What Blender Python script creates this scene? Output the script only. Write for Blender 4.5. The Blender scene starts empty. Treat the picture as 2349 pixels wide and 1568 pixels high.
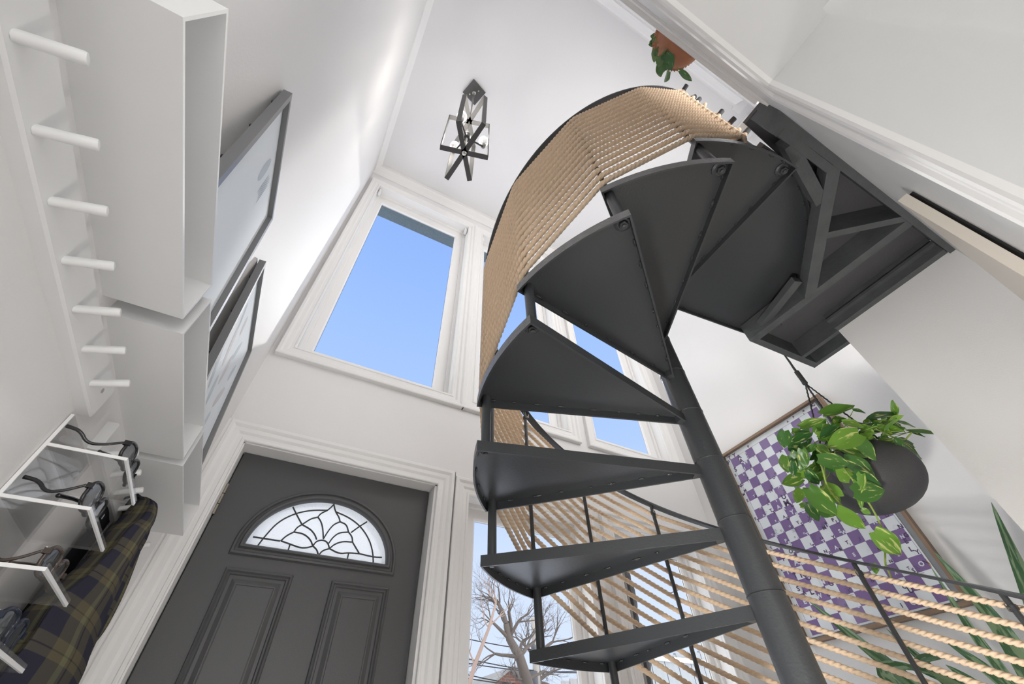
import bpy, math, random
from mathutils import Vector, Matrix
R = math.radians
sc = bpy.context.scene
col = sc.collection

EXPO, SNOW, SKYK, BACKFILL, BULB, LEFTFILL, GLW, SPOTW = 0.13, 2.2, 0.99, 3.7, 2.5, 2.35, 40.0, 125.0
LAMPS = []

# ------------------------------------------------------------------ camera
# origin = the camera; x to the right along the door wall, y towards it, z up
M = [[0.8808072495720595, -0.47263728671299665, -0.028152873918648746],
     [0.32956142948059863, 0.6546916179611609, -0.6802706443542169],
     [0.33995272215413563, 0.5899092138456341, 0.7324201431692189]]
cd = bpy.data.cameras.new('camera')
cam = bpy.data.objects.new('camera', cd)
col.objects.link(cam)
cam.matrix_world = Matrix(((M[0][0], -M[1][0], -M[2][0], 0), (M[0][1], -M[1][1], -M[2][1], 0),
                           (M[0][2], -M[1][2], -M[2][2], 0), (0, 0, 0, 1)))
cd.sensor_width = 36.0
cd.lens = 36.0 * 942.9675 / 2349.0
cd.clip_start = 0.01
cd.clip_end = 500
sc.camera = cam

# ------------------------------------------------------------------ view, sky, sun
sc.view_settings.view_transform = 'Standard'
sc.view_settings.look = 'None'
sc.view_settings.gamma = 1.0
sc.view_settings.use_curve_mapping = False
sc.view_settings.exposure = EXPO


def nodes_of(id_):
    id_.use_nodes = True
    nt = id_.node_tree
    nt.nodes.clear()
    return nt, nt.nodes.new, nt.links.new


world = bpy.data.worlds.new('winter_sky')
sc.world = world
nt, N, LK = nodes_of(world)
tc = N('ShaderNodeTexCoord')
sep = N('ShaderNodeSeparateXYZ')
LK(tc.outputs['Generated'], sep.inputs[0])
ramp = N('ShaderNodeValToRGB')
mr = N('ShaderNodeMapRange')
mr.inputs[1].default_value = -1.0
mr.inputs[2].default_value = 1.0
LK(sep.outputs[2], mr.inputs[0])
LK(mr.outputs[0], ramp.inputs[0])
cr = ramp.color_ramp
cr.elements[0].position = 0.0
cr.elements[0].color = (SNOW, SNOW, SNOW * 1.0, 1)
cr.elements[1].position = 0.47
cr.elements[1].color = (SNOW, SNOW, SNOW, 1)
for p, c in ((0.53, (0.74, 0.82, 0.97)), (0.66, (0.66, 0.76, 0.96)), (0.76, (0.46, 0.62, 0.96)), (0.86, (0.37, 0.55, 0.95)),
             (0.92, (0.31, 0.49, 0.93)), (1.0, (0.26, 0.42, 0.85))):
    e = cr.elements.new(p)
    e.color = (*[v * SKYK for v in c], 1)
# unseen half of the sky behind the camera, brightened to fill the room
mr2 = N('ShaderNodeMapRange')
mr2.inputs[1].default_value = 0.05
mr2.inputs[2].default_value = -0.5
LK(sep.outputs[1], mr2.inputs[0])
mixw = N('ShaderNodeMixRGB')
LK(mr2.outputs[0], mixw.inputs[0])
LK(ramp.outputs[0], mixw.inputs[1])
mixw.inputs[2].default_value = (BACKFILL, BACKFILL * 0.985, BACKFILL * 0.97, 1)
# unseen left of the sky, brightened to push side light through the windows
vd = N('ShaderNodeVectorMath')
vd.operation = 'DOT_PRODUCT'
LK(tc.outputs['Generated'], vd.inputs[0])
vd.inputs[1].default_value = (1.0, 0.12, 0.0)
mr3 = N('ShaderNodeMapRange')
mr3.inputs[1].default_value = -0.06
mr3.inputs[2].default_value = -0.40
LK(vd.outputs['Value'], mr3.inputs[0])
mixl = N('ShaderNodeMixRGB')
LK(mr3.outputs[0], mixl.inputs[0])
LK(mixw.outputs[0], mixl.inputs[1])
mixl.inputs[2].default_value = (LEFTFILL, LEFTFILL * 0.985, LEFTFILL * 0.96, 1)
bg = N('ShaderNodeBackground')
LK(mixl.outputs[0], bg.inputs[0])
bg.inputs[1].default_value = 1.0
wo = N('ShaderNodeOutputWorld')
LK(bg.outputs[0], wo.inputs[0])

sd = bpy.data.lights.new('sun', 'SUN')
sd.energy = 1.2
sd.angle = R(3)
sd.color = (1.0, 0.96, 0.9)
sun = bpy.data.objects.new('sun', sd)
col.objects.link(sun)
sun.rotation_euler = (R(-48), R(0), R(-35))   # from behind the house, lights what stands outside


def area(name, loc, sx, sy, power, rot, color=(1, 0.98, 0.96)):
    d = bpy.data.lights.new(name, 'AREA')
    d.shape = 'RECTANGLE'
    d.size = sx
    d.size_y = sy
    d.energy = power
    d.color = color
    o = bpy.data.objects.new(name, d)
    col.objects.link(o)
    o.location = loc
    o.rotation_euler = rot
    return o


# ceiling lights of the rooms that open onto this hall (behind the camera, and the landing upstairs)
for nm, loc, sx, sy, pw, rot in LAMPS:
    area(nm, loc, sx, sy, pw, rot)


# ------------------------------------------------------------------ helpers
def mat(name, base, rough=0.5, metal=0.0, spec=0.5, bump=0.0, bscale=60.0, var=0.0, vscale=6.0, coat=0.0):
    m = bpy.data.materials.new(name)
    nt, N, LK = nodes_of(m)
    p = N('ShaderNodeBsdfPrincipled')
    o = N('ShaderNodeOutputMaterial')
    LK(p.outputs[0], o.inputs[0])
    p.inputs['Base Color'].default_value = (*base, 1)
    p.inputs['Roughness'].default_value = rough
    p.inputs['Metallic'].default_value = metal
    p.inputs['Specular IOR Level'].default_value = spec
    if coat:
        p.inputs['Coat Weight'].default_value = coat
        p.inputs['Coat Roughness'].default_value = 0.25
    g = N('ShaderNodeTexCoord')
    if bump:
        n = N('ShaderNodeTexNoise')
        n.inputs['Scale'].default_value = bscale
        n.inputs['Detail'].default_value = 3
        LK(g.outputs['Object'], n.inputs['Vector'])
        b = N('ShaderNodeBump')
        b.inputs['Strength'].default_value = bump
        b.inputs['Distance'].default_value = 0.004
        LK(n.outputs[0], b.inputs['Height'])
        LK(b.outputs[0], p.inputs['Normal'])
    if var:
        n2 = N('ShaderNodeTexNoise')
        n2.inputs['Scale'].default_value = vscale
        n2.inputs['Detail'].default_value = 5
        LK(g.outputs['Object'], n2.inputs['Vector'])
        mx = N('ShaderNodeMixRGB')
        mx.inputs[1].default_value = (*[c * (1 - var) for c in base], 1)
        mx.inputs[2].default_value = (*[min(1, c * (1 + var)) for c in base], 1)
        LK(n2.outputs[0], mx.inputs[0])
        LK(mx.outputs[0], p.inputs['Base Color'])
    return m


def glassmat(name, tint=(0.97, 0.985, 1.0), gl=0.06, rough=0.0, white=0.0):
    m = bpy.data.materials.new(name)
    nt, N, LK = nodes_of(m)
    t = N('ShaderNodeBsdfTransparent')
    t.inputs[0].default_value = (*tint, 1)
    g = N('ShaderNodeBsdfGlossy')
    g.inputs['Roughness'].default_value = rough
    fr = N('ShaderNodeLayerWeight')
    fr.inputs[0].default_value = 0.35
    mth = N('ShaderNodeMath')
    mth.operation = 'MULTIPLY_ADD'
    LK(fr.outputs['Fresnel'], mth.inputs[0])
    mth.inputs[1].default_value = gl * 2
    mth.inputs[2].default_value = gl * 0.3
    mx = N('ShaderNodeMixShader')
    LK(mth.outputs[0], mx.inputs[0])
    LK(t.outputs[0], mx.inputs[1])
    LK(g.outputs[0], mx.inputs[2])
    out = mx
    if white:
        d = N('ShaderNodeBsdfDiffuse')
        d.inputs[0].default_value = (0.9, 0.9, 0.9, 1)
        m2 = N('ShaderNodeMixShader')
        m2.inputs[0].default_value = white
        LK(mx.outputs[0], m2.inputs[1])
        LK(d.outputs[0], m2.inputs[2])
        out = m2
    o = N('ShaderNodeOutputMaterial')
    LK(out.outputs[0], o.inputs[0])
    return m


class MB:
    def __init__(s):
        s.v, s.f, s.mi, s.uv = [], [], [], {}
        s.rnd = {}

    def quadify(s, base, faces, mi=0):
        for f in faces:
            s.f.append(tuple(base + i for i in f))
            s.mi.append(mi)

    def box(s, x0, y0, z0, x1, y1, z1, mi=0):
        b = len(s.v)
        s.v += [(x0, y0, z0), (x1, y0, z0), (x1, y1, z0), (x0, y1, z0), (x0, y0, z1), (x1, y0, z1), (x1, y1, z1), (x0, y1, z1)]
        s.quadify(b, [(3, 2, 1, 0), (4, 5, 6, 7), (0, 1, 5, 4), (1, 2, 6, 5), (2, 3, 7, 6), (3, 0, 4, 7)], mi)
        return s

    def bar(s, p, q, w, h, up=(0, 0, 1), mi=0):
        p, q = Vector(p), Vector(q)
        d = (q - p).normalized()
        u = Vector(up)
        sd_ = d.cross(u)
        if sd_.length < 1e-5:
            sd_ = d.cross(Vector((1, 0, 0)))
        sd_.normalize()
        u = sd_.cross(d).normalized()
        b = len(s.v)
        for c in (p, q):
            for a, e in ((-1, -1), (1, -1), (1, 1), (-1, 1)):
                s.v.append(tuple(c + sd_ * (a * w / 2) + u * (e * h / 2)))
        s.quadify(b, [(3, 2, 1, 0), (4, 5, 6, 7), (0, 1, 5, 4), (1, 2, 6, 5), (2, 3, 7, 6), (3, 0, 4, 7)], mi)
        return s

    def tube(s, pts, r, n=8, caps=True, mi=0):
        pts = [Vector(p) for p in pts]
        rs = r if isinstance(r, (list, tuple)) else [r] * len(pts)
        t0 = (pts[1] - pts[0]).normalized()
        a = t0.cross(Vector((0, 0, 1)))
        if a.length < 1e-3:
            a = t0.cross(Vector((1, 0, 0)))
        a.normalize()
        b0 = len(s.v)
        for i, p in enumerate(pts):
            t = (pts[min(i + 1, len(pts) - 1)] - pts[max(i - 1, 0)]).normalized()
            a = (a - t * a.dot(t))
            if a.length < 1e-6:
                a = t.cross(Vector((0.3, 0.9, 0.1)))
            a.normalize()
            bb = t.cross(a)
            for k in range(n):
                th = 2 * math.pi * k / n
                s.v.append(tuple(p + (a * math.cos(th) + bb * math.sin(th)) * rs[i]))
        for i in range(len(pts) - 1):
            for k in range(n):
                k2 = (k + 1) % n
                s.f.append((b0 + i * n + k, b0 + i * n + k2, b0 + (i + 1) * n + k2, b0 + (i + 1) * n + k))
                s.mi.append(mi)
        if caps:
            s.f.append(tuple(b0 + k for k in reversed(range(n))))
            s.mi.append(mi)
            e = b0 + (len(pts) - 1) * n
            s.f.append(tuple(e + k for k in range(n)))
            s.mi.append(mi)
        return s

    def lathe(s, prof, c=(0, 0, 0), n=32, mi=0):
        b0 = len(s.v)
        for r, z in prof:
            for k in range(n):
                th = 2 * math.pi * k / n
                s.v.append((c[0] + r * math.cos(th), c[1] + r * math.sin(th), c[2] + z))
        for i in range(len(prof) - 1):
            for k in range(n):
                k2 = (k + 1) % n
                s.f.append((b0 + i * n + k, b0 + i * n + k2, b0 + (i + 1) * n + k2, b0 + (i + 1) * n + k))
                s.mi.append(mi)
        return s

    def prism(s, poly, z0, z1, mi=0):
        n = len(poly)
        b = len(s.v)
        s.v += [(x, y, z0) for x, y in poly] + [(x, y, z1) for x, y in poly]
        s.f.append(tuple(b + i for i in reversed(range(n))))
        s.f.append(tuple(b + n + i for i in range(n)))
        s.mi += [mi, mi]
        for i in range(n):
            j = (i + 1) % n
            s.f.append((b + i, b + j, b + n + j, b + n + i))
            s.mi.append(mi)
        return s

    def grid(s, rows, mi=0, closed=False):
        """rows: list of equally long lists of points"""
        b = len(s.v)
        n = len(rows[0])
        for r in rows:
            s.v += [tuple(p) for p in r]
        for i in range(len(rows) - 1):
            for k in range(n if closed else n - 1):
                k2 = (k + 1) % n
                s.f.append((b + i * n + k, b + i * n + k2, b + (i + 1) * n + k2, b + (i + 1) * n + k))
                s.mi.append(mi)
        return b

    def sphere(s, c, r, n=12, m=8, sc_=(1, 1, 1), mi=0):
        rows = []
        for i in range(m + 1):
            ph = math.pi * i / m
            rows.append([(c[0] + r * sc_[0] * math.sin(ph) * math.cos(2 * math.pi * k / n),
                          c[1] + r * sc_[1] * math.sin(ph) * math.sin(2 * math.pi * k / n),
                          c[2] + r * sc_[2] * math.cos(ph)) for k in range(n)])
        s.grid(rows, mi, closed=True)
        return s

    def build(s, name, mats, parent=None, smooth=False, at=None, auto=None):
        me = bpy.data.meshes.new(name)
        org = Vector(at) if at is not None else Vector((0, 0, 0))
        me.from_pydata([(v[0] - org[0], v[1] - org[1], v[2] - org[2]) for v in s.v], [], s.f)
        if not isinstance(mats, (list, tuple)):
            mats = [mats]
        for m in mats:
            me.materials.append(m)
        if len(mats) > 1:
            me.polygons.foreach_set('material_index', s.mi)
        if smooth:
            me.polygons.foreach_set('use_smooth', [True] * len(me.polygons))
        if s.uv:
            ul = me.uv_layers.new(name='uv')
            for l in me.loops:
                ul.data[l.index].uv = s.uv.get(l.vertex_index, (0, 0))
        if s.rnd:
            at_ = me.attributes.new('rnd', 'FLOAT', 'POINT')
            at_.data.foreach_set('value', [s.rnd.get(i, 0.0) for i in range(len(s.v))])
        me.update()
        if auto:
            me.set_sharp_from_angle(angle=R(auto))
        o = bpy.data.objects.new(name, me)
        col.objects.link(o)
        if parent is not None:
            o.parent = parent
            o.location = org - WL[parent.name]
            WL[o.name] = org
        else:
            o.location = org
            WL[o.name] = org
        return o


WL = {}          # world location of every object made here (parents are never rotated)


def empty(name, loc=(0, 0, 0)):
    o = bpy.data.objects.new(name, None)
    col.objects.link(o)
    o.location = loc
    o.empty_display_size = 0.05
    WL[o.name] = Vector(loc)
    return o


def tag(o, label=None, cat=None, group=None, kind=None):
    if label:
        o['label'] = label
    if cat:
        o['category'] = cat
    if group:
        o['group'] = group
    if kind:
        o['kind'] = kind
    return o


def struct(o):
    o['kind'] = 'structure'
    return o


def copy_tree(o, loc, label=None, group=None):
    """copy of a thing with copies of its parts and sub-parts"""
    r = o.copy()
    col.objects.link(r)
    r.location = loc
    WL[r.name] = Vector(loc)
    if label:
        r['label'] = label
    if group:
        r['group'] = group
    for ch in list(o.children):
        c = ch.copy()
        col.objects.link(c)
        c.parent = r
        for g_ in list(ch.children):
            d = g_.copy()
            col.objects.link(d)
            d.parent = c
    return r


def rings_y(mb, rects, mi=0, cap=True):
    """nested rectangles (x0,x1,z0,z1,y) joined into a stepped surface facing -y"""
    b = len(mb.v)
    for x0, x1, z0, z1, y in rects:
        mb.v += [(x0, y, z0), (x1, y, z0), (x1, y, z1), (x0, y, z1)]
    for i in range(len(rects) - 1):
        for k in range(4):
            k2 = (k + 1) % 4
            mb.f.append((b + i * 4 + k, b + i * 4 + k2, b + (i + 1) * 4 + k2, b + (i + 1) * 4 + k))
            mb.mi.append(mi)
    if cap:
        e = b + (len(rects) - 1) * 4
        mb.f.append((e, e + 1, e + 2, e + 3))
        mb.mi.append(mi)


def casing(mb, x0, x1, z0, z1, yw, prof, sgn=-1, bottom=True, mi=0):
    """moulding round an opening in a wall y = yw; prof: (outward, projection)"""
    n = len(prof)
    if bottom:
        cs = [(x0, z0, -1, -1), (x1, z0, 1, -1), (x1, z1, 1, 1), (x0, z1, -1, 1)]
    else:
        cs = [(x1, z0, 1, 0), (x1, z1, 1, 1), (x0, z1, -1, 1), (x0, z0, -1, 0)]
    rows = [[(cx + sx * a, yw + sgn * p, cz + sz * a) for a, p in prof] for cx, cz, sx, sz in cs]
    if bottom:
        rows.append(rows[0])
    mb.grid(rows, mi)


CASE = [(0, 0), (0, .014), (.004, .017), (.012, .017), (.015, .013), (.030, .012), (.036, .018), (.040, .021), (.058, .022), (.064, .027),
        (.070, .031), (.082, .031), (.086, .028), (.086, 0)]
SILL = [(0, 0), (0, .020), (.008, .024), (.018, .020), (.024, .026), (.045, .028), (.052, .034), (.062, .036), (.070, .030), (.076, .0)]

# ------------------------------------------------------------------ materials
WALL = mat('wall_paint', (0.80, 0.79, 0.785), 0.6, bump=0.12, bscale=220, spec=0.3)
WALLC = mat('ceiling_paint', (0.80, 0.79, 0.79), 0.7, bump=0.1, bscale=260, spec=0.2)
TRIM = mat('trim_paint', (0.85, 0.84, 0.83), 0.6, spec=0.25)
GREYP = mat('opening_paint', (0.72, 0.72, 0.715), 0.45, bump=0.25, bscale=25, spec=0.4)
WHITEL = mat('white_lacquer', (0.80, 0.80, 0.80), 0.35, spec=0.4)
WHITEW = mat('white_wood', (0.80, 0.80, 0.80), 0.4, spec=0.4)
DOORP = mat('charcoal_door_paint', (0.084, 0.084, 0.086), 0.40, bump=0.12, bscale=300, spec=0.45)
STEEL = mat('black_painted_steel', (0.050, 0.053, 0.057), 0.36, bump=0.14, bscale=150, spec=0.55)
STEELS = mat('black_painted_pole', (0.050, 0.053, 0.057), 0.36, bump=0.22, bscale=110, spec=0.55)
STEELE = mat('worn_lit_steel_edge', (0.17, 0.165, 0.165), 0.4, bump=0.7, bscale=90, var=0.3, vscale=30)  # worn lip; its grey also lightened to carry the light from the windows
WELD = mat('weld_bead', (0.05, 0.052, 0.056), 0.22, bump=0.8, bscale=200)
BWOOD = mat('black_painted_timber', (0.085, 0.09, 0.092), 0.5, bump=0.5, bscale=45, var=0.3, vscale=14)
BWOODT = mat('black_painted_plywood', (0.085, 0.083, 0.087), 0.65, bump=0.3, bscale=90)
FLOOR = mat('pale_floor', (0.84, 0.82, 0.79), 0.5, var=0.03, vscale=8)
GLASS = glassmat('window_glass', gl=0.0)
ACR = glassmat('clear_acrylic', tint=(0.97, 0.97, 0.97), gl=0.12, white=0.04)
ACRE = mat('acrylic_edge', (0.95, 0.95, 0.95), 0.2)
LAMPM = mat('dark_bronze_strap', (0.085, 0.082, 0.08), 0.5, metal=0.2)
CHROME = mat('brushed_nickel', (0.55, 0.53, 0.5), 0.3, metal=1.0)
HINGEM = mat('hinge_brass', (0.35, 0.32, 0.27), 0.35, metal=1.0)
BULBG = glassmat('bulb_glass', gl=0.3, white=0.25)
POTB = mat('dark_grey_stoneware', (0.060, 0.060, 0.064), 0.55, bump=0.5, bscale=260)
CORD = mat('charcoal_cord', (0.06, 0.06, 0.06), 0.8, bump=0.8, bscale=400)
TERRA = mat('terracotta', (0.42, 0.17, 0.09), 0.6, var=0.15, vscale=20)
BTAPE = mat('black_tape', (0.03, 0.03, 0.032), 0.5)
STEM = mat('green_stem', (0.30, 0.42, 0.08), 0.5)
VINY = mat('grey_window_gasket', (0.10, 0.10, 0.11), 0.5)
BRICKB = mat('dark_bark', (0.05, 0.045, 0.042), 0.9, bump=1.0, bscale=30, var=0.5, vscale=12)
EAVE = mat('grey_blue_stucco', (0.10, 0.13, 0.15), 0.9, bump=1.0, bscale=60, var=0.25, vscale=60)


def rope_mat():
    m = bpy.data.materials.new('manila_rope')
    nt, N, LK = nodes_of(m)
    p = N('ShaderNodeBsdfPrincipled')
    o = N('ShaderNodeOutputMaterial')
    LK(p.outputs[0], o.inputs[0])
    g = N('ShaderNodeTexCoord')
    n = N('ShaderNodeTexNoise')
    n.inputs['Scale'].default_value = 180
    n.inputs['Detail'].default_value = 3
    LK(g.outputs['Object'], n.inputs['Vector'])
    mx = N('ShaderNodeMixRGB')
    LK(n.outputs[0], mx.inputs[0])
    mx.inputs[1].default_value = (0.84, 0.60, 0.40, 1)
    mx.inputs[2].default_value = (0.98, 0.80, 0.60, 1)
    LK(mx.outputs[0], p.inputs['Base Color'])
    p.inputs['Roughness'].default_value = 0.8
    p.inputs['Specular IOR Level'].default_value = 0.15
    return m


ROPE = rope_mat()


def leaf_mat(name, dark, light, yellow, amount):
    m = bpy.data.materials.new(name)
    nt, N, LK = nodes_of(m)
    p = N('ShaderNodeBsdfPrincipled')
    o = N('ShaderNodeOutputMaterial')
    tr = N('ShaderNodeBsdfTranslucent')
    mxs = N('ShaderNodeMixShader')
    mxs.inputs[0].default_value = 0.22
    LK(p.outputs[0], mxs.inputs[1])
    LK(tr.outputs[0], mxs.inputs[2])
    LK(mxs.outputs[0], o.inputs[0])
    at = N('ShaderNodeAttribute')
    at.attribute_name = 'rnd'
    m1 = N('ShaderNodeMixRGB')
    m1.inputs[1].default_value = (*dark, 1)
    m1.inputs[2].default_value = (*light, 1)
    LK(at.outputs['Fac'], m1.inputs[0])
    uv = N('ShaderNodeUVMap')
    mp = N('ShaderNodeMapping')
    mp.inputs['Scale'].default_value = (4.2, 1.3, 1)
    LK(uv.outputs[0], mp.inputs[0])
    n = N('ShaderNodeTexNoise')
    n.noise_dimensions = '4D'
    n.inputs['Scale'].default_value = 1.3
    n.inputs['Detail'].default_value = 4
    LK(mp.outputs[0], n.inputs['Vector'])
    sc10 = N('ShaderNodeMath')
    sc10.operation = 'MULTIPLY'
    sc10.inputs[1].default_value = 40
    LK(at.outputs['Fac'], sc10.inputs[0])
    LK(sc10.outputs[0], n.inputs['W'])
    r = N('ShaderNodeValToRGB')
    r.color_ramp.elements[0].position = 0.60 - amount
    r.color_ramp.elements[0].color = (0, 0, 0, 1)
    r.color_ramp.elements[1].position = 0.66 - amount
    r.color_ramp.elements[1].color = (1, 1, 1, 1)
    LK(n.outputs[0], r.inputs[0])
    m2 = N('ShaderNodeMixRGB')
    LK(r.outputs[0], m2.inputs[0])
    LK(m1.outputs[0], m2.inputs[1])
    m2.inputs[2].default_value = (*yellow, 1)
    LK(m2.outputs[0], p.inputs['Base Color'])
    LK(m2.outputs[0], tr.inputs[0])
    p.inputs['Roughness'].default_value = 0.33
    p.inputs['Specular IOR Level'].default_value = 0.5
    return m


POTHOS = leaf_mat('pothos_leaf', (0.030, 0.125, 0.028), (0.26, 0.50, 0.06), (0.66, 0.72, 0.26), 0.02)
SMALLL = leaf_mat('small_round_leaf', (0.06, 0.17, 0.06), (0.22, 0.32, 0.14), (0.35, 0.42, 0.24), 0.0)
SNAKE = leaf_mat('snake_plant_leaf', (0.035, 0.10, 0.045), (0.10, 0.22, 0.10), (0.26, 0.38, 0.22), 0.12)


def plaid_mat():
    m = bpy.data.materials.new('plaid_flannel')
    nt, N, LK = nodes_of(m)
    p = N('ShaderNodeBsdfPrincipled')
    o = N('ShaderNodeOutputMaterial')
    LK(p.outputs[0], o.inputs[0])
    uv = N('ShaderNodeUVMap')
    sp = N('ShaderNodeSeparateXYZ')
    LK(uv.outputs[0], sp.inputs[0])

    def stripes(src, period, stops):
        a = N('ShaderNodeMath')
        a.operation = 'DIVIDE'
        a.inputs[1].default_value = period
        LK(src, a.inputs[0])
        b = N('ShaderNodeMath')
        b.operation = 'FRACT'
        LK(a.outputs[0], b.inputs[0])
        r = N('ShaderNodeValToRGB')
        r.color_ramp.interpolation = 'CONSTANT'
        r.color_ramp.elements[0].position = 0
        r.color_ramp.elements[0].color = (*stops[0][1], 1)
        r.color_ramp.elements[1].position = stops[1][0]
        r.color_ramp.elements[1].color = (*stops[1][1], 1)
        for q, c in stops[2:]:
            e = r.color_ramp.elements.new(q)
            e.color = (*c, 1)
        LK(b.outputs[0], r.inputs[0])
        return r.outputs[0]
    nav, olv, drk, grn = (0.034, 0.034, 0.050), (0.115, 0.100, 0.064), (0.038, 0.034, 0.030), (0.19, 0.19, 0.105)
    s1 = stripes(sp.outputs[0], 0.105, [(0, nav), (0.42, olv), (0.58, grn), (0.66, olv), (0.70, drk), (0.73, olv), (0.9, nav)])
    s2 = stripes(sp.outputs[1], 0.095, [(0, nav), (0.50, olv), (0.66, drk), (0.69, olv), (0.92, nav)])
    mx = N('ShaderNodeMixRGB')
    mx.inputs[0].default_value = 0.5
    LK(s1, mx.inputs[1])
    LK(s2, mx.inputs[2])
    LK(mx.outputs[0], p.inputs['Base Color'])
    p.inputs['Roughness'].default_value = 0.95
    p.inputs['Specular IOR Level'].default_value = 0.1
    return m


PLAID = plaid_mat()
LINING = mat('navy_lining', (0.012, 0.014, 0.022), 0.8)


def wood_mat(name, a, b, axis='Z', scale=1.0):
    m = bpy.data.materials.new(name)
    nt, N, LK = nodes_of(m)
    p = N('ShaderNodeBsdfPrincipled')
    o = N('ShaderNodeOutputMaterial')
    LK(p.outputs[0], o.inputs[0])
    g = N('ShaderNodeTexCoord')
    mp = N('ShaderNodeMapping')
    s_ = [90 * scale, 90 * scale, 90 * scale]
    s_['XYZ'.index(axis)] = 5 * scale
    mp.inputs['Scale'].default_value = s_
    LK(g.outputs['Object'], mp.inputs[0])
    n = N('ShaderNodeTexNoise')
    n.inputs['Scale'].default_value = 1.0
    n.inputs['Detail'].default_value = 4
    LK(mp.outputs[0], n.inputs['Vector'])
    mx = N('ShaderNodeMixRGB')
    mx.inputs[1].default_value = (*a, 1)
    mx.inputs[2].default_value = (*b, 1)
    LK(n.outputs[0], mx.inputs[0])
    LK(mx.outputs[0], p.inputs['Base Color'])
    p.inputs['Roughness'].default_value = 0.55
    return m


WALNUT_Z = wood_mat('walnut_vertical', (0.16, 0.095, 0.06), (0.36, 0.25, 0.17), 'Z')
WALNUT_Y = wood_mat('walnut_horizontal', (0.16, 0.095, 0.06), (0.36, 0.25, 0.17), 'Y')
FENCE = wood_mat('grey_fence_board', (0.16, 0.16, 0.17), (0.34, 0.33, 0.33), 'Z', 0.2)
SIDING = wood_mat('grey_siding', (0.17, 0.19, 0.21), (0.26, 0.28, 0.30), 'Z', 0.2)
PORCH = wood_mat('brown_porch_board', (0.10, 0.08, 0.06), (0.16, 0.13, 0.10), 'Z', 0.3)
BARK = mat('tree_bark', (0.09, 0.075, 0.065), 0.95, bump=0.8, bscale=8, var=0.3, vscale=3)
TWIG = mat('twig_bark', (0.12, 0.10, 0.09), 0.95)
POLEW = mat('weathered_pole', (0.30, 0.28, 0.26), 0.9, var=0.2, vscale=4)
ROOFM = mat('roof_shingle', (0.20, 0.20, 0.20), 0.9, bump=1, bscale=10, var=0.2)
WIRE = mat('black_wire', (0.03, 0.03, 0.03), 0.7)
SNOWM = mat('snow', (0.85, 0.86, 0.9), 0.8)


def brick_mat():
    m = bpy.data.materials.new('red_brick')
    nt, N, LK = nodes_of(m)
    p = N('ShaderNodeBsdfPrincipled')
    o = N('ShaderNodeOutputMaterial')
    LK(p.outputs[0], o.inputs[0])
    g = N('ShaderNodeTexCoord')
    mp = N('ShaderNodeMapping')
    mp.inputs['Rotation'].default_value = (R(90), 0, 0)
    LK(g.outputs['Object'], mp.inputs[0])
    b = N('ShaderNodeTexBrick')
    b.inputs['Scale'].default_value = 4
    b.inputs['Color1'].default_value = (0.28, 0.12, 0.08, 1)
    b.inputs['Color2'].default_value = (0.22, 0.09, 0.07, 1)
    b.inputs['Mortar'].default_value = (0.3, 0.27, 0.25, 1)
    LK(mp.outputs[0], b.inputs[0])
    LK(b.outputs[0], p.inputs['Base Color'])
    p.inputs['Roughness'].default_value = 0.9
    return m


BRICK = brick_mat()


def frosted_mat():
    m = bpy.data.materials.new('frosted_textured_glass')
    nt, N, LK = nodes_of(m)
    t = N('ShaderNodeBsdfTranslucent')
    t.inputs[0].default_value = (0.66, 0.68, 0.69, 1)
    d = N('ShaderNodeBsdfPrincipled')
    d.inputs['Base Color'].default_value = (0.8, 0.82, 0.83, 1)
    d.inputs['Roughness'].default_value = 0.15
    g = N('ShaderNodeTexCoord')
    n = N('ShaderNodeTexNoise')
    n.inputs['Scale'].default_value = 110
    LK(g.outputs['Object'], n.inputs['Vector'])
    b = N('ShaderNodeBump')
    b.inputs['Strength'].default_value = 0.8
    b.inputs['Distance'].default_value = 0.004
    LK(n.outputs[0], b.inputs['Height'])
    LK(b.outputs[0], d.inputs['Normal'])
    LK(b.outputs[0], t.inputs['Normal'])
    mx = N('ShaderNodeMixShader')
    mx.inputs[0].default_value = 0.35
    LK(t.outputs[0], mx.inputs[1])
    LK(d.outputs[0], mx.inputs[2])
    o = N('ShaderNodeOutputMaterial')
    LK(mx.outputs[0], o.inputs[0])
    return m


FROST = frosted_mat()

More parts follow.
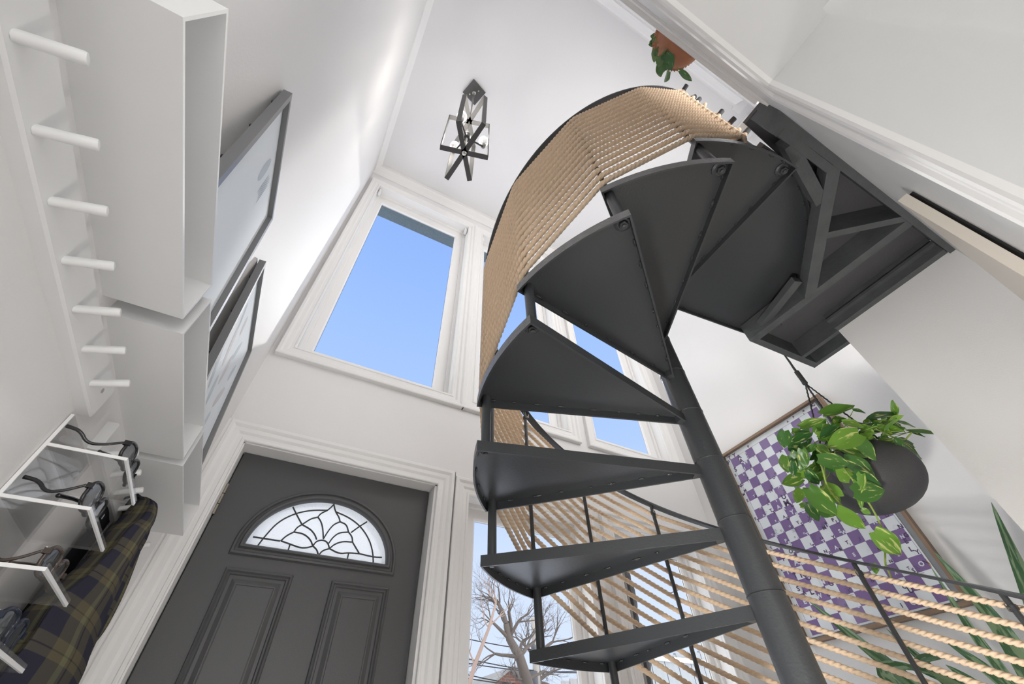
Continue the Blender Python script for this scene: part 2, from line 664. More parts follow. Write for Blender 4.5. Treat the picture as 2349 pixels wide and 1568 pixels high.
# measured tables: lead lines of the fanlight, letters of the poster, pothos leaves
CAME=[[(-0.073,0.704),(-0.059,0.751),(-0.031,0.816),(0.022,0.863),(0.085,0.891),(0.156,0.904)],[(0.19,0.904),(0.254,0.89),(0.317,0.86),(0.37,0.81),(0.401,0.756),
(0.416,0.698)],[(0.005,0.89),(0.031,0.86),(0.067,0.821)],[(-0.102,0.74),(-0.059,0.74),(0.005,0.74)],[(0.344,0.884),(0.315,0.857),(0.284,0.823)],[(0.447,0.737),
(0.408,0.733),(0.343,0.738)],[(0.173,0.776),(0.156,0.824),(0.139,0.851),(0.122,0.865)],[(0.122,0.865),(0.129,0.884),(0.156,0.904),(0.174,0.936)],[(0.174,0.936),
(0.19,0.904),(0.213,0.882),(0.223,0.862)],[(0.173,0.776),(0.183,0.812),(0.198,0.845),(0.223,0.862)],[(0.122,0.865),(0.097,0.854),(0.08,0.836),(0.067,0.821)],[(0.067,0.821),
(0.107,0.808),(0.132,0.789),(0.146,0.769)],[(0.067,0.821),(0.051,0.806),(0.045,0.785)],[(0.045,0.785),(0.087,0.784),(0.121,0.765),(0.139,0.74)],[(0.045,0.785),
(0.021,0.765),(0.007,0.741)],[(0.007,0.741),(0.051,0.733),(0.091,0.725),(0.12,0.73),(0.139,0.74)],[(0.223,0.862),(0.255,0.855),(0.272,0.823)],[(0.272,0.823),
(0.232,0.814),(0.21,0.788),(0.201,0.762)],[(0.272,0.823),(0.293,0.806),(0.301,0.782)],[(0.301,0.782),(0.258,0.779),(0.226,0.762),(0.21,0.74)],[(0.301,0.782),
(0.321,0.761),(0.343,0.738)],[(0.343,0.738),(0.294,0.735),(0.256,0.725),(0.21,0.74)],[(0.139,0.74),(0.146,0.761),(0.17,0.772),(0.195,0.765),(0.21,0.74)],[(0.139,0.74),
(0.16,0.728),(0.173,0.705)],[(0.21,0.74),(0.183,0.728),(0.173,0.705)],[(0.047,0.732),(0.048,0.704)],[(0.296,0.734),(0.296,0.703)]]
LET=[('T',1.597,1.601,0,0.026),('Y',1.554,1.601,0,0.026),('A',1.526,1.572,0,0.03),('P',1.619,1.576,0,0.026),('A',1.523,1.538,0,0.029),('S',1.593,1.506,0,0.03),
('W',1.499,1.514,1,0.025),('U',1.533,1.475,1,0.023),('R',1.471,1.577,1,0.023),('C',1.472,1.537,1,0.019),('P',1.427,1.599,0,0.017),('I',1.424,1.518,0,0.014),
('P',1.475,1.473,0,0.016),('E',1.488,1.451,0,0.015),('S',1.611,1.47,0,0.017),('L',1.552,1.448,1,0.017),('N',1.617,1.388,0,0.023),('O',1.596,1.39,0,0.018),
('P',1.536,1.41,0,0.015),('I',1.546,1.39,0,0.014),('M',1.595,1.344,0,0.018),('M',1.617,1.327,0,0.016),('T',1.551,1.285,1,0.014),('H',1.542,1.28,0,0.014),
('E',1.611,1.28,0,0.016),('A',1.478,1.282,1,0.014),('A',1.488,1.268,1,0.014),('C',1.54,1.22,1,0.014),('I',1.484,1.336,0,0.014),('O',1.368,1.33,0,0.017),
('N',1.348,1.348,0,0.015),('C',1.411,1.287,0,0.015),('N',1.429,1.268,0,0.019),('U',1.413,1.222,1,0.021),('A',1.368,1.266,1,0.017),('S',1.349,1.227,0,0.021),
('U',1.371,1.199,0,0.028),('M',1.373,1.16,0,0.031),('L',1.35,1.138,0,0.024),('I',1.427,1.202,1,0.021),('C',1.474,1.221,0,0.016),('L',1.488,1.204,0,0.016),
('A',1.433,1.159,1,0.021),('A',1.409,1.138,1,0.022),('Y',1.37,1.098,1,0.023),('T',1.49,1.159,0,0.019),('T',1.477,1.141,0,0.019),('A',1.43,1.094,0,0.016),
('O',1.411,1.078,0,0.018),('R',1.349,1.076,1,0.021),('G',1.307,1.079,1,0.023),('R',1.242,1.456,0,0.017),('L',1.352,1.525,0,0.016),('F',1.614,1.155,0,0.016),
('T',1.601,1.139,0,0.017),('A',1.549,1.203,1,0.014),('A',1.551,1.153,1,0.013),('O',1.539,1.141,1,0.013),('W',1.287,1.034,0,0.016),('Y',1.369,1.034,0,0.016),
('S',1.351,1.017,0,0.018),('C',1.302,1.017,0,0.016),('P',1.18,0.974,0,0.017),('A',1.225,0.972,0,0.017),('M',1.245,0.955,0,0.017),('U',1.226,0.957,1,0.018),
('L',1.165,0.958,0,0.016),('S',1.179,0.911,1,0.018),('W',1.161,0.898,1,0.018),('T',1.352,0.957,1,0.017),('U',1.289,0.91,0,0.017),('T',1.289,0.895,1,0.017),
('Y',1.227,0.895,0,0.018),('A',1.243,0.847,1,0.016),('R',1.227,0.83,1,0.016),('T',1.177,0.849,0,0.016),('T',1.353,0.891,0,0.017),('I',1.363,0.906,0,0.012),
('N',1.306,0.846,0,0.016),('P',1.288,0.832,0,0.015),('R',1.35,0.828,1,0.02),('P',1.491,0.971,1,0.018),('R',1.475,0.951,1,0.02),('O',1.493,0.91,0,0.021),
('V',1.554,0.949,1,0.018),('R',1.475,0.89,0,0.016),('P',1.556,0.887,0,0.02),('A',1.495,0.849,1,0.026),('T',1.475,0.827,1,0.019),('I',1.601,0.845,0,0.021),
('N',1.558,0.822,1,0.028),('R',1.495,0.785,0,0.029),('T',1.536,0.79,0,0.024),('O',1.469,0.76,0,0.028),('N',1.615,0.778,0,0.017),('O',1.594,0.781,1,0.019),
('N',1.409,0.723,1,0.028),('G',1.368,0.702,0,0.024),('S',1.362,0.721,1,0.018),('C',1.489,1.031,0,0.009),('O',1.477,1.018,0,0.008),('O',1.426,1.033,1,0.01),
('O',1.366,0.969,1,0.01),('R',1.534,1.017,1,0.015),('O',1.553,1.031,1,0.01),('O',1.429,0.969,0,0.008),('I',1.414,0.957,0,0.009),('T',1.602,0.967,0,0.013),
('P',1.601,1.079,1,0.013),('S',1.476,1.079,1,0.013),('R',1.492,1.093,1,0.011),('O',1.038,0.915,0,0.016),('R',0.997,0.893,1,0.022),('D',0.928,0.899,0,0.018),
('O',0.929,0.836,1,0.021),('N',0.906,0.832,0,0.019),('G',0.908,0.79,0,0.019),('N',0.927,0.789,1,0.015),('E',0.925,0.767,0,0.02),('L',0.927,0.73,0,0.02),
('T',0.925,0.71,1,0.016),('Y',0.91,0.711,0,0.017),('O',0.927,0.663,1,0.02),('N',0.908,0.665,0,0.017),('O',1.035,0.854,1,0.02),('A',1.055,0.831,1,0.018),
('N',1.053,0.772,0,0.014),('N',1.038,0.71,0,0.013),('S',0.974,0.647,0,0.017),('T',0.987,0.662,0,0.011),('I',0.977,0.662,1,0.013),('A',1.049,0.658,1,0.012),
('I',1.108,0.846,0,0.014),('I',1.114,0.836,0,0.009),('E',1.178,0.787,1,0.016),('R',1.227,0.83,1,0.018),('E',1.113,0.898,1,0.014),('I',1.167,0.837,0,0.01),
('N',1.103,0.785,1,0.012),('I',0.969,0.853,0,0.011),('N',1.24,0.705,0,0.014),('L',0.991,0.724,1,0.012),('S',1.555,0.726,0,0.024),('I',1.551,0.754,0,0.024),
('A',1.533,0.7,0,0.02),('L',1.491,0.693,0,0.026),('W',1.46,0.663,1,0.019),('O',1.408,0.659,0,0.019),('P',1.367,0.638,1,0.016),('A',1.615,0.7,0,0.015),('N',1.595,0.696,1,0.022),
('E',1.553,0.661,1,0.023),('V',1.596,0.638,0,0.018),('N',1.613,0.652,0,0.015),('H',1.552,0.593,0,0.018),('Y',1.492,0.574,0,0.019),('C',1.413,0.593,1,0.014),
('S',1.287,0.595,1,0.015),('E',1.297,0.577,1,0.015),('I',1.29,0.66,0,0.017),('S',1.299,0.646,0,0.012),('L',1.352,0.532,1,0.015),('S',1.473,0.534,1,0.011),
('L',1.546,0.527,1,0.016),('I',1.238,0.64,1,0.018),('U',1.351,0.594,0,0.011),('I',1.248,0.573,0,0.016),('C',1.052,0.599,0,0.016),('U',1.035,0.58,0,0.021),
('O',1.056,0.535,1,0.022),('I',1.109,0.534,0,0.017),('I',1.172,0.581,1,0.015),('I',1.235,0.64,1,0.017),('N',1.167,0.657,0,0.012),('A',0.97,0.532,1,0.007),
('M',0.979,1.607,0,0.011),('L',0.986,1.59,0,0.011),('I',0.919,1.613,0,0.021),('C',0.909,1.609,0,0.021),('P',1.053,1.607,0,0.014),('A',1.101,1.603,0,0.014)]
LV=[(1.865,0.608,1.036,1.952,0.514,1.05,0.056),(1.817,0.697,1.014,1.88,0.615,1.03,0.033),(1.713,0.72,0.975,1.721,0.761,0.918,0.044),(1.894,0.685,1.001,1.892,0.622,1.032,0.036),
(1.921,0.561,0.925,1.815,0.645,0.886,0.07),(1.839,0.667,0.959,1.896,0.627,0.945,0.035),(1.739,0.721,0.935,1.783,0.654,0.948,0.04),(1.777,0.769,0.947,1.817,0.728,0.941,0.053),
(1.748,0.734,0.893,1.767,0.777,0.829,0.054),(1.933,0.578,0.919,2.016,0.596,0.846,0.048),(1.886,0.641,0.904,1.997,0.6,0.865,0.054),(1.873,0.645,0.839,1.995,0.62,0.782,0.058),
(1.746,0.678,0.83,1.847,0.626,0.805,0.049),(1.775,0.794,0.914,1.786,0.832,0.858,0.047),(1.817,0.806,0.831,1.743,0.851,0.808,0.043),(1.726,0.759,0.856,1.73,0.792,0.807,0.025),
(1.788,0.758,0.828,1.832,0.765,0.781,0.034),(1.963,0.698,0.808,1.881,0.689,0.833,0.054),(1.896,0.713,0.869,1.922,0.715,0.835,0.035),(1.888,0.649,0.787,1.984,0.629,0.738,0.046),
(1.886,0.689,0.728,1.974,0.62,0.723,0.064),(1.75,0.771,0.753,1.866,0.782,0.67,0.06),(1.818,0.834,0.739,1.869,0.857,0.676,0.036),(1.867,0.828,0.735,1.935,0.814,0.694,0.051),
(1.924,0.81,0.805,2.007,0.797,0.756,0.047),(1.832,0.836,0.799,1.819,0.876,0.753,0.035),(1.898,0.781,0.704,2.009,0.773,0.638,0.047),(2.006,0.75,0.624,2.113,0.753,0.551,0.064),
(2.192,0.478,1.057,2.07,0.54,1.043,0.04),(2.192,0.478,1.057,2.151,0.433,1.092,0.034),(2.304,0.501,1.014,2.437,0.427,0.991,0.038),(2.277,0.505,1.064,2.339,0.475,1.038,0.025),
(2.156,0.523,1.037,2.213,0.499,1.01,0.046),(2.106,0.545,1.043,2.146,0.534,1.012,0.04),(2.127,0.527,0.938,2.165,0.533,0.896,0.041),(2.101,0.535,0.999,2.146,0.519,0.97,0.039),
(1.941,0.587,1.003,2.007,0.552,0.98,0.035),(2.028,0.551,1.074,2.064,0.526,1.057,0.021),(2.31,0.5,1.012,2.352,0.48,0.988,0.025),(2.269,0.544,0.968,2.349,0.541,0.913,0.037),
(2.269,0.593,0.983,2.342,0.565,0.952,0.044),(2.015,0.563,0.989,2.058,0.549,0.959,0.035),(1.969,0.624,1.043,1.996,0.585,1.041,0.037),(1.771,0.717,0.991,1.806,0.699,0.969,0.033),
(1.783,0.712,0.949,1.783,0.659,0.972,0.035),(1.803,0.72,0.906,1.815,0.675,0.916,0.026),(1.869,0.641,0.994,1.912,0.623,0.968,0.035),(2.021,0.748,0.714,2.041,0.739,0.691,0.02),
(1.853,0.884,0.751,1.865,0.856,0.747,0.02),(1.739,0.71,0.889,1.763,0.747,0.828,0.034),(1.901,0.634,0.78,1.897,0.691,0.715,0.032),(1.937,0.697,0.726,1.939,0.72,0.686,0.016),
(2.069,0.845,0.546,2.075,0.857,0.513,0.022),(2.199,0.539,1.032,2.125,0.585,1.009,0.034),(2.234,0.501,1.019,2.158,0.558,0.988,0.037),(2.347,0.536,0.979,2.258,0.544,0.994,0.034),
(1.877,0.599,0.969,1.815,0.656,0.932,0.035),(1.803,0.803,0.867,1.861,0.789,0.83,0.035),(1.891,0.754,0.838,1.835,0.797,0.809,0.032),(2.015,0.553,0.942,1.94,0.598,0.92,0.032),
(1.811,0.681,0.906,1.856,0.671,0.873,0.034),(1.986,0.617,0.972,1.895,0.622,0.99,0.033),(2.194,0.503,1.036,2.245,0.502,0.993,0.027),(1.899,0.767,0.797,1.961,0.755,0.757,0.034),
(2.15,0.593,0.957,2.187,0.538,0.963,0.036),(1.977,0.632,0.924,1.999,0.576,0.938,0.032)]

# ------------------------------------------------------------------ the shell
FZ = -0.94          # floor
CZ = 4.29           # ceiling
XL, XR = -0.385, 2.75
YW = 1.98           # window wall face
YB = -0.125         # face of the wall with the cased opening, just behind the camera


def wall_cells(mb, xs, zs, y0, y1, holes):
    for i in range(len(xs) - 1):
        for j in range(len(zs) - 1):
            cx, cz = (xs[i] + xs[i + 1]) / 2, (zs[j] + zs[j + 1]) / 2
            if any(a < cx < b and c < cz < d for a, b, c, d in holes):
                continue
            mb.box(xs[i], y0, zs[j], xs[i + 1], y1, zs[j + 1])


DOOR = (-0.288, 0.645, FZ, 1.097)
W1 = (-0.272, 0.668, 1.72, 3.99)
W2 = (0.832, 1.580, 1.72, 3.97)
W3 = (1.822, 2.560, 1.72, 3.97)
S1 = (0.826, 1.560, -0.60, 1.075)
S2 = (1.80, 2.480, -0.60, 1.075)
holes = [DOOR, W1, W2, W3, S1, S2]
xs = sorted({XL - 0.15, XR + 0.15, *[h[0] for h in holes], *[h[1] for h in holes]})
zs = sorted({FZ - 0.1, CZ + 0.1, *[h[2] for h in holes], *[h[3] for h in holes]})
mb = MB()
wall_cells(mb, xs, zs, YW, YW + 0.17, holes)
struct(mb.build('wall_front', WALL))
struct(MB().box(XL - 0.15, -0.40, FZ - 0.1, XL, YW, CZ + 0.1).build('wall_left', WALL))
struct(MB().box(XR, -0.40, FZ - 0.1, XR + 0.15, YW, CZ + 0.1).build('wall_right', WALL))
# the boxed-out chase that carries the near side of the landing
struct(MB().box(2.255, -0.36, FZ - 0.1, XR, 0.43, 1.699).build('wall_right_chase', WALL))
struct(MB().box(XL - 0.15, -0.40, CZ, XR + 0.15, YW, CZ + 0.1).build('ceiling', WALLC))
struct(MB().box(XL - 0.15, -3.2, FZ - 0.1, XR + 0.15, YW, FZ).build('floor', FLOOR))
# wall behind the camera: cased opening (x -0.30..0.69, top 1.12); the upper floor starts on top of it
OX0, OX1, OZ = -0.30, 0.675, 1.125
mb = MB()
mb.box(XL, -0.265, FZ, OX0, YB, 1.66)
mb.box(OX0, -0.265, OZ, OX1, YB, 1.66)
mb.box(OX1, -0.265, FZ, 2.255, YB, 1.66)
struct(mb.build('wall_back', GREYP))
mb = MB()
mb.box(XL, -0.40, 1.66, 1.05, -0.118, 1.735)
mb.box(XL, -0.40, 1.735, 1.05, -0.105, 1.765)
struct(mb.build('trim_1', TRIM))
# upper wall behind the ledge with an opening to the landing
mb = MB()
mb.box(XL, -0.40, 1.765, 1.10, -0.24, CZ)
mb.box(1.10, -0.40, 3.75, XR, -0.24, CZ)
struct(mb.build('wall_upper_back', WALL))
# jamb steps behind the opening and the passage beyond it
mb = MB()
mb.box(OX1 + 0.018, -0.38, FZ, OX1 + 0.22, -0.265, OZ + 0.06)
mb.box(OX1 + 0.05, -1.9, FZ, OX1 + 0.22, -0.38, 1.35)
struct(mb.build('wall_passage', GREYP))
struct(MB().box(-0.62, -1.9, FZ, -0.50, -0.265, 1.35).build('wall_passage', GREYP))
struct(MB().box(-0.62, -1.9, 1.30, OX1 + 0.22, -0.265, 1.36).build('ceiling_passage', GREYP))
# casing of the opening
PROF = [(0, 0), (0, .010), (.003, .015), (.010, .018), (.022, .018), (.029, .014), (.031, .009), (.038, .008), (.040, .011), (.047, .012),
        (.049, .009), (.055, .009), (.057, .012), (.064, .013), (.066, .010), (.074, .012), (.080, .019), (.090, .022), (.100, .020), (.106, .012),
        (.108, .007), (.150, .006), (.152, 0)]
mb = MB()
casing(mb, OX0, OX1, FZ, OZ, YB, PROF, sgn=1, bottom=False)
struct(mb.build('trim_2', TRIM, smooth=True, auto=12))
# head of the closet door in the same wall
CREAM = mat('cream_door', (0.72, 0.66, 0.58), 0.45)
GAPSHADE = mat('gap_shade_paint', (0.02, 0.02, 0.02), 0.9)
mb = MB()
mb.box(1.215, YB, FZ, 2.25, YB + 0.010, 1.075)  # dark sheet painted as the shade in the slot round the door
struct(mb.build('gap_shade', GAPSHADE))
mb = MB()
mb.box(1.20, YB + 0.012, FZ, 2.25, YB + 0.036, 1.07)
cl = mb.build('door_2', CREAM)
struct(cl)
# crown mouldings
CR = [(0, 0), (0, .012), (.010, .018), (.030, .030), (.050, .055), (.058, .075), (.058, .085), (.0, .085)]


def crown_y(mb, x0, x1, y, s):   # along x on wall y; s = +1 when the room is at +y
    rows = [[(x, y + s * b, CZ - a) for a, b in ((.085, 0), (.085, .012), (.075, .014), (.055, .030), (.030, .058), (.012, .070), (.012, .085), (0, .085))]
            for x in (x0, x1)]
    mb.grid(rows)


mb = MB()
crown_y(mb, XL, XR, YW, -1)
struct(mb.build('trim_4', TRIM))
mb = MB()
crown_y(mb, XL, 2.42, -0.24, 1)
mb.box(2.42, -0.24, CZ - 0.012, 2.52, -0.13, CZ)
struct(mb.build('trim_5', TRIM))
mb = MB()
mb.grid([[(XL + b, y, CZ - a) for a, b in ((.06, 0), (.06, .01), (.03, .03), (.01, .05), (0, .055))] for y in (-0.24, YW)])
struct(mb.build('trim_6', TRIM))
mb = MB()
mb.grid([[(XR - b, y, CZ - a) for a, b in ((.06, 0), (.06, .01), (.03, .03), (.01, .05), (0, .055))] for y in (-0.24, YW)])
struct(mb.build('trim_7', TRIM))
# baseboards
struct(MB().box(XL, -0.1, FZ, XL + 0.015, YW, FZ + 0.14).build('baseboard_left', TRIM))
struct(MB().box(XR - 0.015, 0.43, FZ, XR, YW, FZ + 0.14).build('baseboard_right', TRIM))


# ------------------------------------------------------------------ windows
def window(name, h, gx0, gx1, gz0, gz1, rail=None, low=False):
    x0, x1, z0, z1 = h
    root = empty(name, ((x0 + x1) / 2, YW, z0))
    struct(root)
    yg = 2.085
    mb = MB()
    casing(mb, x0, x1, z0, z1, YW, CASE)
    mb.build('window_casing', TRIM, root, smooth=True, auto=14)
    mb = MB()
    rings_y(mb, [(x0 + .001, x1 - .001, z0 + .001, z1 - .001, YW + .002), (x0 + .001, x1 - .001, z0 + .001, z1 - .001, yg - .035),
                 (x0 + .022, x1 - .022, z0 + .022, z1 - .022, yg - .035), (x0 + .024, x1 - .024, z0 + .024, z1 - .024, yg - .018),
                 (gx0 - .014, gx1 + .014, gz0 - .014, gz1 + .014, yg - .018), (gx0 - .004, gx1 + .004, gz0 - .004, gz1 + .004, yg - .008),
                 (gx0 - .004, gx1 + .004, gz0 - .004, gz1 + .004, yg + .004)], cap=False)
    fr = mb.build('window_frame', TRIM, root)
    mb = MB()
    rings_y(mb, [(gx0 - .004, gx1 + .004, gz0 - .004, gz1 + .004, yg), (gx0, gx1, gz0, gz1, yg)], cap=False)
    mb.build('gasket', VINY, fr)
    MB().box(gx0 - .004, yg, gz0 - .004, gx1 + .004, yg + .006, gz1 + .004).build('window_pane', GLASS, fr)
    return root


w1 = window('window_1', W1, -0.190, 0.562, 1.828, 3.868)
w2 = window('window_2', W2, 0.908, 1.492, 1.828, 3.85)
w3 = window('window_3', W3, 1.892, 2.458, 1.828, 3.85)
w4 = window('window_4', S1, 0.915, 1.486, -0.50, 0.990)
w5 = window('window_5', S2, 1.862, 2.412, -0.50, 1.000)
# small latches for a blind at the top corners of the first window
for x in (-0.262, 0.640):
    mb = MB()
    mb.box(x, YW + .012, 3.905, x + .02, YW + .045, 3.985)
    mb.box(x + .004, YW + .004, 3.91, x + .016, YW + .014, 3.94)
    mb.build('blind_bracket', TRIM, w1)
for x in (0.842,):
    mb = MB()
    mb.box(x, YW + .012, 3.885, x + .02, YW + .045, 3.965)
    mb.build('blind_bracket', TRIM, w2)

# ------------------------------------------------------------------ the front door
door = empty('door_1', (0.17, 2.06, FZ))
struct(door)
mb = MB()
casing(mb, DOOR[0], DOOR[1], FZ, DOOR[3], YW, CASE + [(.100, 0)], bottom=False)
mb.box(XL, YW - .026, FZ, DOOR[0] - .084, YW, DOOR[3] + .086)
mb.build('door_casing', TRIM, door, smooth=True, auto=14)
mb = MB()
yd = 2.06
mb.box(DOOR[0], YW + .002, FZ, DOOR[0] + .006, yd + .02, DOOR[3])
mb.box(DOOR[1] - .012, YW + .002, FZ, DOOR[1], yd + .02, DOOR[3])
mb.box(DOOR[0], YW + .002, DOOR[3] - .004, DOOR[1], yd + .02, DOOR[3])
mb.build('door_jamb', TRIM, door)
mb = MB()
mb.box(DOOR[0] + .004, yd + .03, FZ, DOOR[0] + .03, yd + .08, DOOR[3])
mb.box(DOOR[1] - .03, yd + .03, FZ, DOOR[1], yd + .08, DOOR[3])
mb.box(DOOR[0] + .004, yd + .03, DOOR[3] - .02, DOOR[1], yd + .08, DOOR[3])
mb.build('weather_strip', BTAPE, door)
# slab with a half-round opening
dx0, dx1, dz1 = -0.276, 0.628, 1.091
fa, fb, fx, fz = 0.300, 0.248, 0.1745, 0.698
mb = MB()
mb.box(dx0, yd, FZ + 0.01, dx1, yd + .044, fz)
angs = sorted([math.pi * i / 40 for i in range(41)] + [math.atan2(dz1 - fz, dx1 - fx), math.atan2(dz1 - fz, dx0 - fx)])


def bpt(t):
    c, s = math.cos(t), math.sin(t)
    k = 1e9
    if c > 1e-9:
        k = min(k, (dx1 - fx) / c)
    if c < -1e-9:
        k = min(k, (dx0 - fx) / c)
    if s > 1e-9:
        k = min(k, (dz1 - fz) / s)
    return fx + c * k, fz + max(0, s * k)


inner = [(fx + fa * math.cos(t), fz + fb * math.sin(t)) for t in angs]
outer = [bpt(t) for t in angs]
mb.grid([[(x, yd + .044, z) for x, z in outer], [(x, yd, z) for x, z in outer], [(x, yd, z) for x, z in inner],
         [(x, yd + .044, z) for x, z in inner], [(x, yd + .044, z) for x, z in outer]])
slab = mb.build('door_slab', DOORP, door)


def ringpath(o):
    a = [(fx + (fa + o) * math.cos(math.pi * i / 48), fz + (fb + o) * math.sin(math.pi * i / 48)) for i in range(49)]
    return a + [(fx - (fa + o), fz - o), (fx + (fa + o), fz - o)]


rows = []
for o, p in ((-.006, -.02), (-.006, .008), (.000, .016), (.008, .017), (.013, .006), (.021, .005), (.025, .012), (.033, .011), (.038, 0)):
    rows.append([(x, yd - p, z) for x, z in ringpath(o)])
mb = MB()
mb.grid(rows, closed=True)
mb.build('fanlight_moulding', DOORP, slab, smooth=True, auto=40)
mb = MB()
pp = ringpath(-.004)[:49]
b = len(mb.v)
mb.v += [(x, yd + .016, z) for x, z in pp]
mb.f.append(tuple(range(b, b + len(pp))))
mb.mi.append(0)
mb.build('fanlight_glass', FROST, door)
mb = MB()
for ln in CAME:
    pts = [(x, yd + .0115, z) for x, z in ln]
    if len(pts) > 2:      # round the polyline
        for _ in range(2):
            q = [pts[0]]
            for a, b in zip(pts[:-1], pts[1:]):
                q += [tuple(a[i] * .75 + b[i] * .25 for i in range(3)), tuple(a[i] * .25 + b[i] * .75 for i in range(3))]
            pts = q + [pts[-1]]
    mb.tube(pts, 0.0033, 6)
mb.build('leaded_came', mat('lead_came', (0.07, 0.07, 0.07), 0.5, metal=0.4), door)
for x0, x1, z0, z1 in ((-0.148, 0.101, -0.62, 0.613), (0.254, 0.503, -0.62, 0.613)):
    mb = MB()
    D = [(0, 0), (.003, .008), (.010, .011), (.015, .004), (.021, .005), (.026, -.004), (.031, -.004), (.052, .007), (.056, .007), (.057, .005), (.059, .005), (.060, .007)]
    rings_y(mb, [(x0 + a, x1 - a, z0 + a, z1 - a, yd - .0015 - p) for a, p in D])
    mb.build('raised_panel', DOORP, slab)
hg = MB()
for k in range(3):
    z = 0.795 + k * 0.045
    hg.tube([(-0.2785, yd - .009, z), (-0.2785, yd - .009, z + .042)], .0075, 12)
hg.build('hinge', HINGEM, door)
kn = MB()
kn.tube([(0.575, yd, 0.03), (0.575, yd - .05, 0.03)], [.028, .012], 16)
kn.sphere((0.575, yd - .062, .03), .028, 16, 10)
kn.build('door_knob', CHROME, door, smooth=True)

# ------------------------------------------------------------------ spiral staircase
PX, PY, TR, PR = 1.207, 0.7786, 0.8033, 0.0483
Z1, A1, DA, WED, LIP = 0.3156, 113.09, 26.116, 29.59, 0.035


def pol(r, deg, z=None):
    a = R(deg)
    p = (PX + r * math.cos(a), PY + r * math.sin(a))
    return p if z is None else (*p, z)


def rail_z(a):
    return 0.957 + (a - 60) * 0.00766


stair = empty('spiral_staircase', (PX, PY, FZ))
tag(stair, 'black painted steel spiral staircase with wedge treads round a centre pole', 'staircase')
mb = MB()
mb.tube([(PX, PY, FZ), (PX, PY, 1.80)], PR, 48)
for k in range(-4, 9):      # sleeve joints
    z = Z1 + (k - 1) * .2 + .013
    mb.lathe([(PR + .0004, -.0016), (PR + .0016, -.0008), (PR + .0002, 0), (PR + .0016, .0008), (PR + .0004, .0016)], (PX, PY, z), 48)
mb.lathe([(PR, 0), (PR + .012, .004), (PR + .012, .03), (PR * .3, .05), (0.001, .052)], (PX, PY, 1.80), 32)
mb.lathe([(.11, 0), (.11, .012), (PR, .014)], (PX, PY, FZ), 32)
mb.build('center_pole', STEELS, stair, smooth=True, auto=50)


def tread_mesh(z, aF, aN, seed):
    rnd = random.Random(seed)
    n = max(10, int((aN - aF) / 2))
    P, Q = [], []
    for i in range(n + 1):
        a = aF + (aN - aF) * i / n
        P.append(pol(TR, a))
    t = 0.006
    ins = math.degrees(math.asin(t / (TR - t)))
    for i in range(n + 1):
        a = aF + ins + (aN - aF - 2 * ins) * i / n
        Q.append(pol(TR - t, a))
    m = 4
    ri = PR - 0.004
    for i in range(m + 1):
        a = aN + (aF - aN) * i / m
        P.append(pol(ri, a))
    r2 = 0.072
    ins2 = math.degrees(math.asin(t / r2))
    for i in range(m + 1):
        a = aN - ins2 + (aF - aN + 2 * ins2) * i / m
        Q.append(pol(r2, a))
    N_ = len(P)
    mb = MB()
    b = len(mb.v)
    zb = z - LIP
    for L, zz in ((P, z), (P, zb), (Q, zb), (Q, z - .007)):
        mb.v += [(x, y, zz) for x, y in L]
    for lv in range(3):
        for i in range(N_):
            j = (i + 1) % N_
            mb.f.append((b + lv * N_ + j, b + lv * N_ + i, b + (lv + 1) * N_ + i, b + (lv + 1) * N_ + j))
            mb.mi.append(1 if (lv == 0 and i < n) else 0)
    mb.f.append(tuple(b + i for i in range(N_)))
    mb.mi.append(0)
    mb.f.append(tuple(b + 3 * N_ + i for i in reversed(range(N_))))
    mb.mi.append(0)
    # intermittent weld beads inside the lips
    for a, sg in ((aF, 1), (aN, -1)):
        r = 0.13
        while r < TR - .05:
            L = rnd.uniform(.012, .035)
            p0 = pol(r, a + sg * math.degrees(math.asin(.009 / r)), z - .0095)
            p1 = pol(r + L, a + sg * math.degrees(math.asin(.009 / (r + L))), z - .0095)
            pm = tuple((p0[i] + p1[i]) / 2 for i in range(3))
            mb.tube([p0, pm, p1], [.002, .005, .002], 6, mi=2)
            r += L + rnd.uniform(.05, .10)
    a = aF + 3
    while a < aN - 3:
        p0, p1 = pol(TR - .010, a, z - .0095), pol(TR - .010, a + 1.6, z - .0095)
        mb.tube([p0, tuple((p0[i] + p1[i]) / 2 for i in range(3)), p1], [.002, .0045, .002], 6, mi=2)
        a += rnd.uniform(4, 8)
    return mb


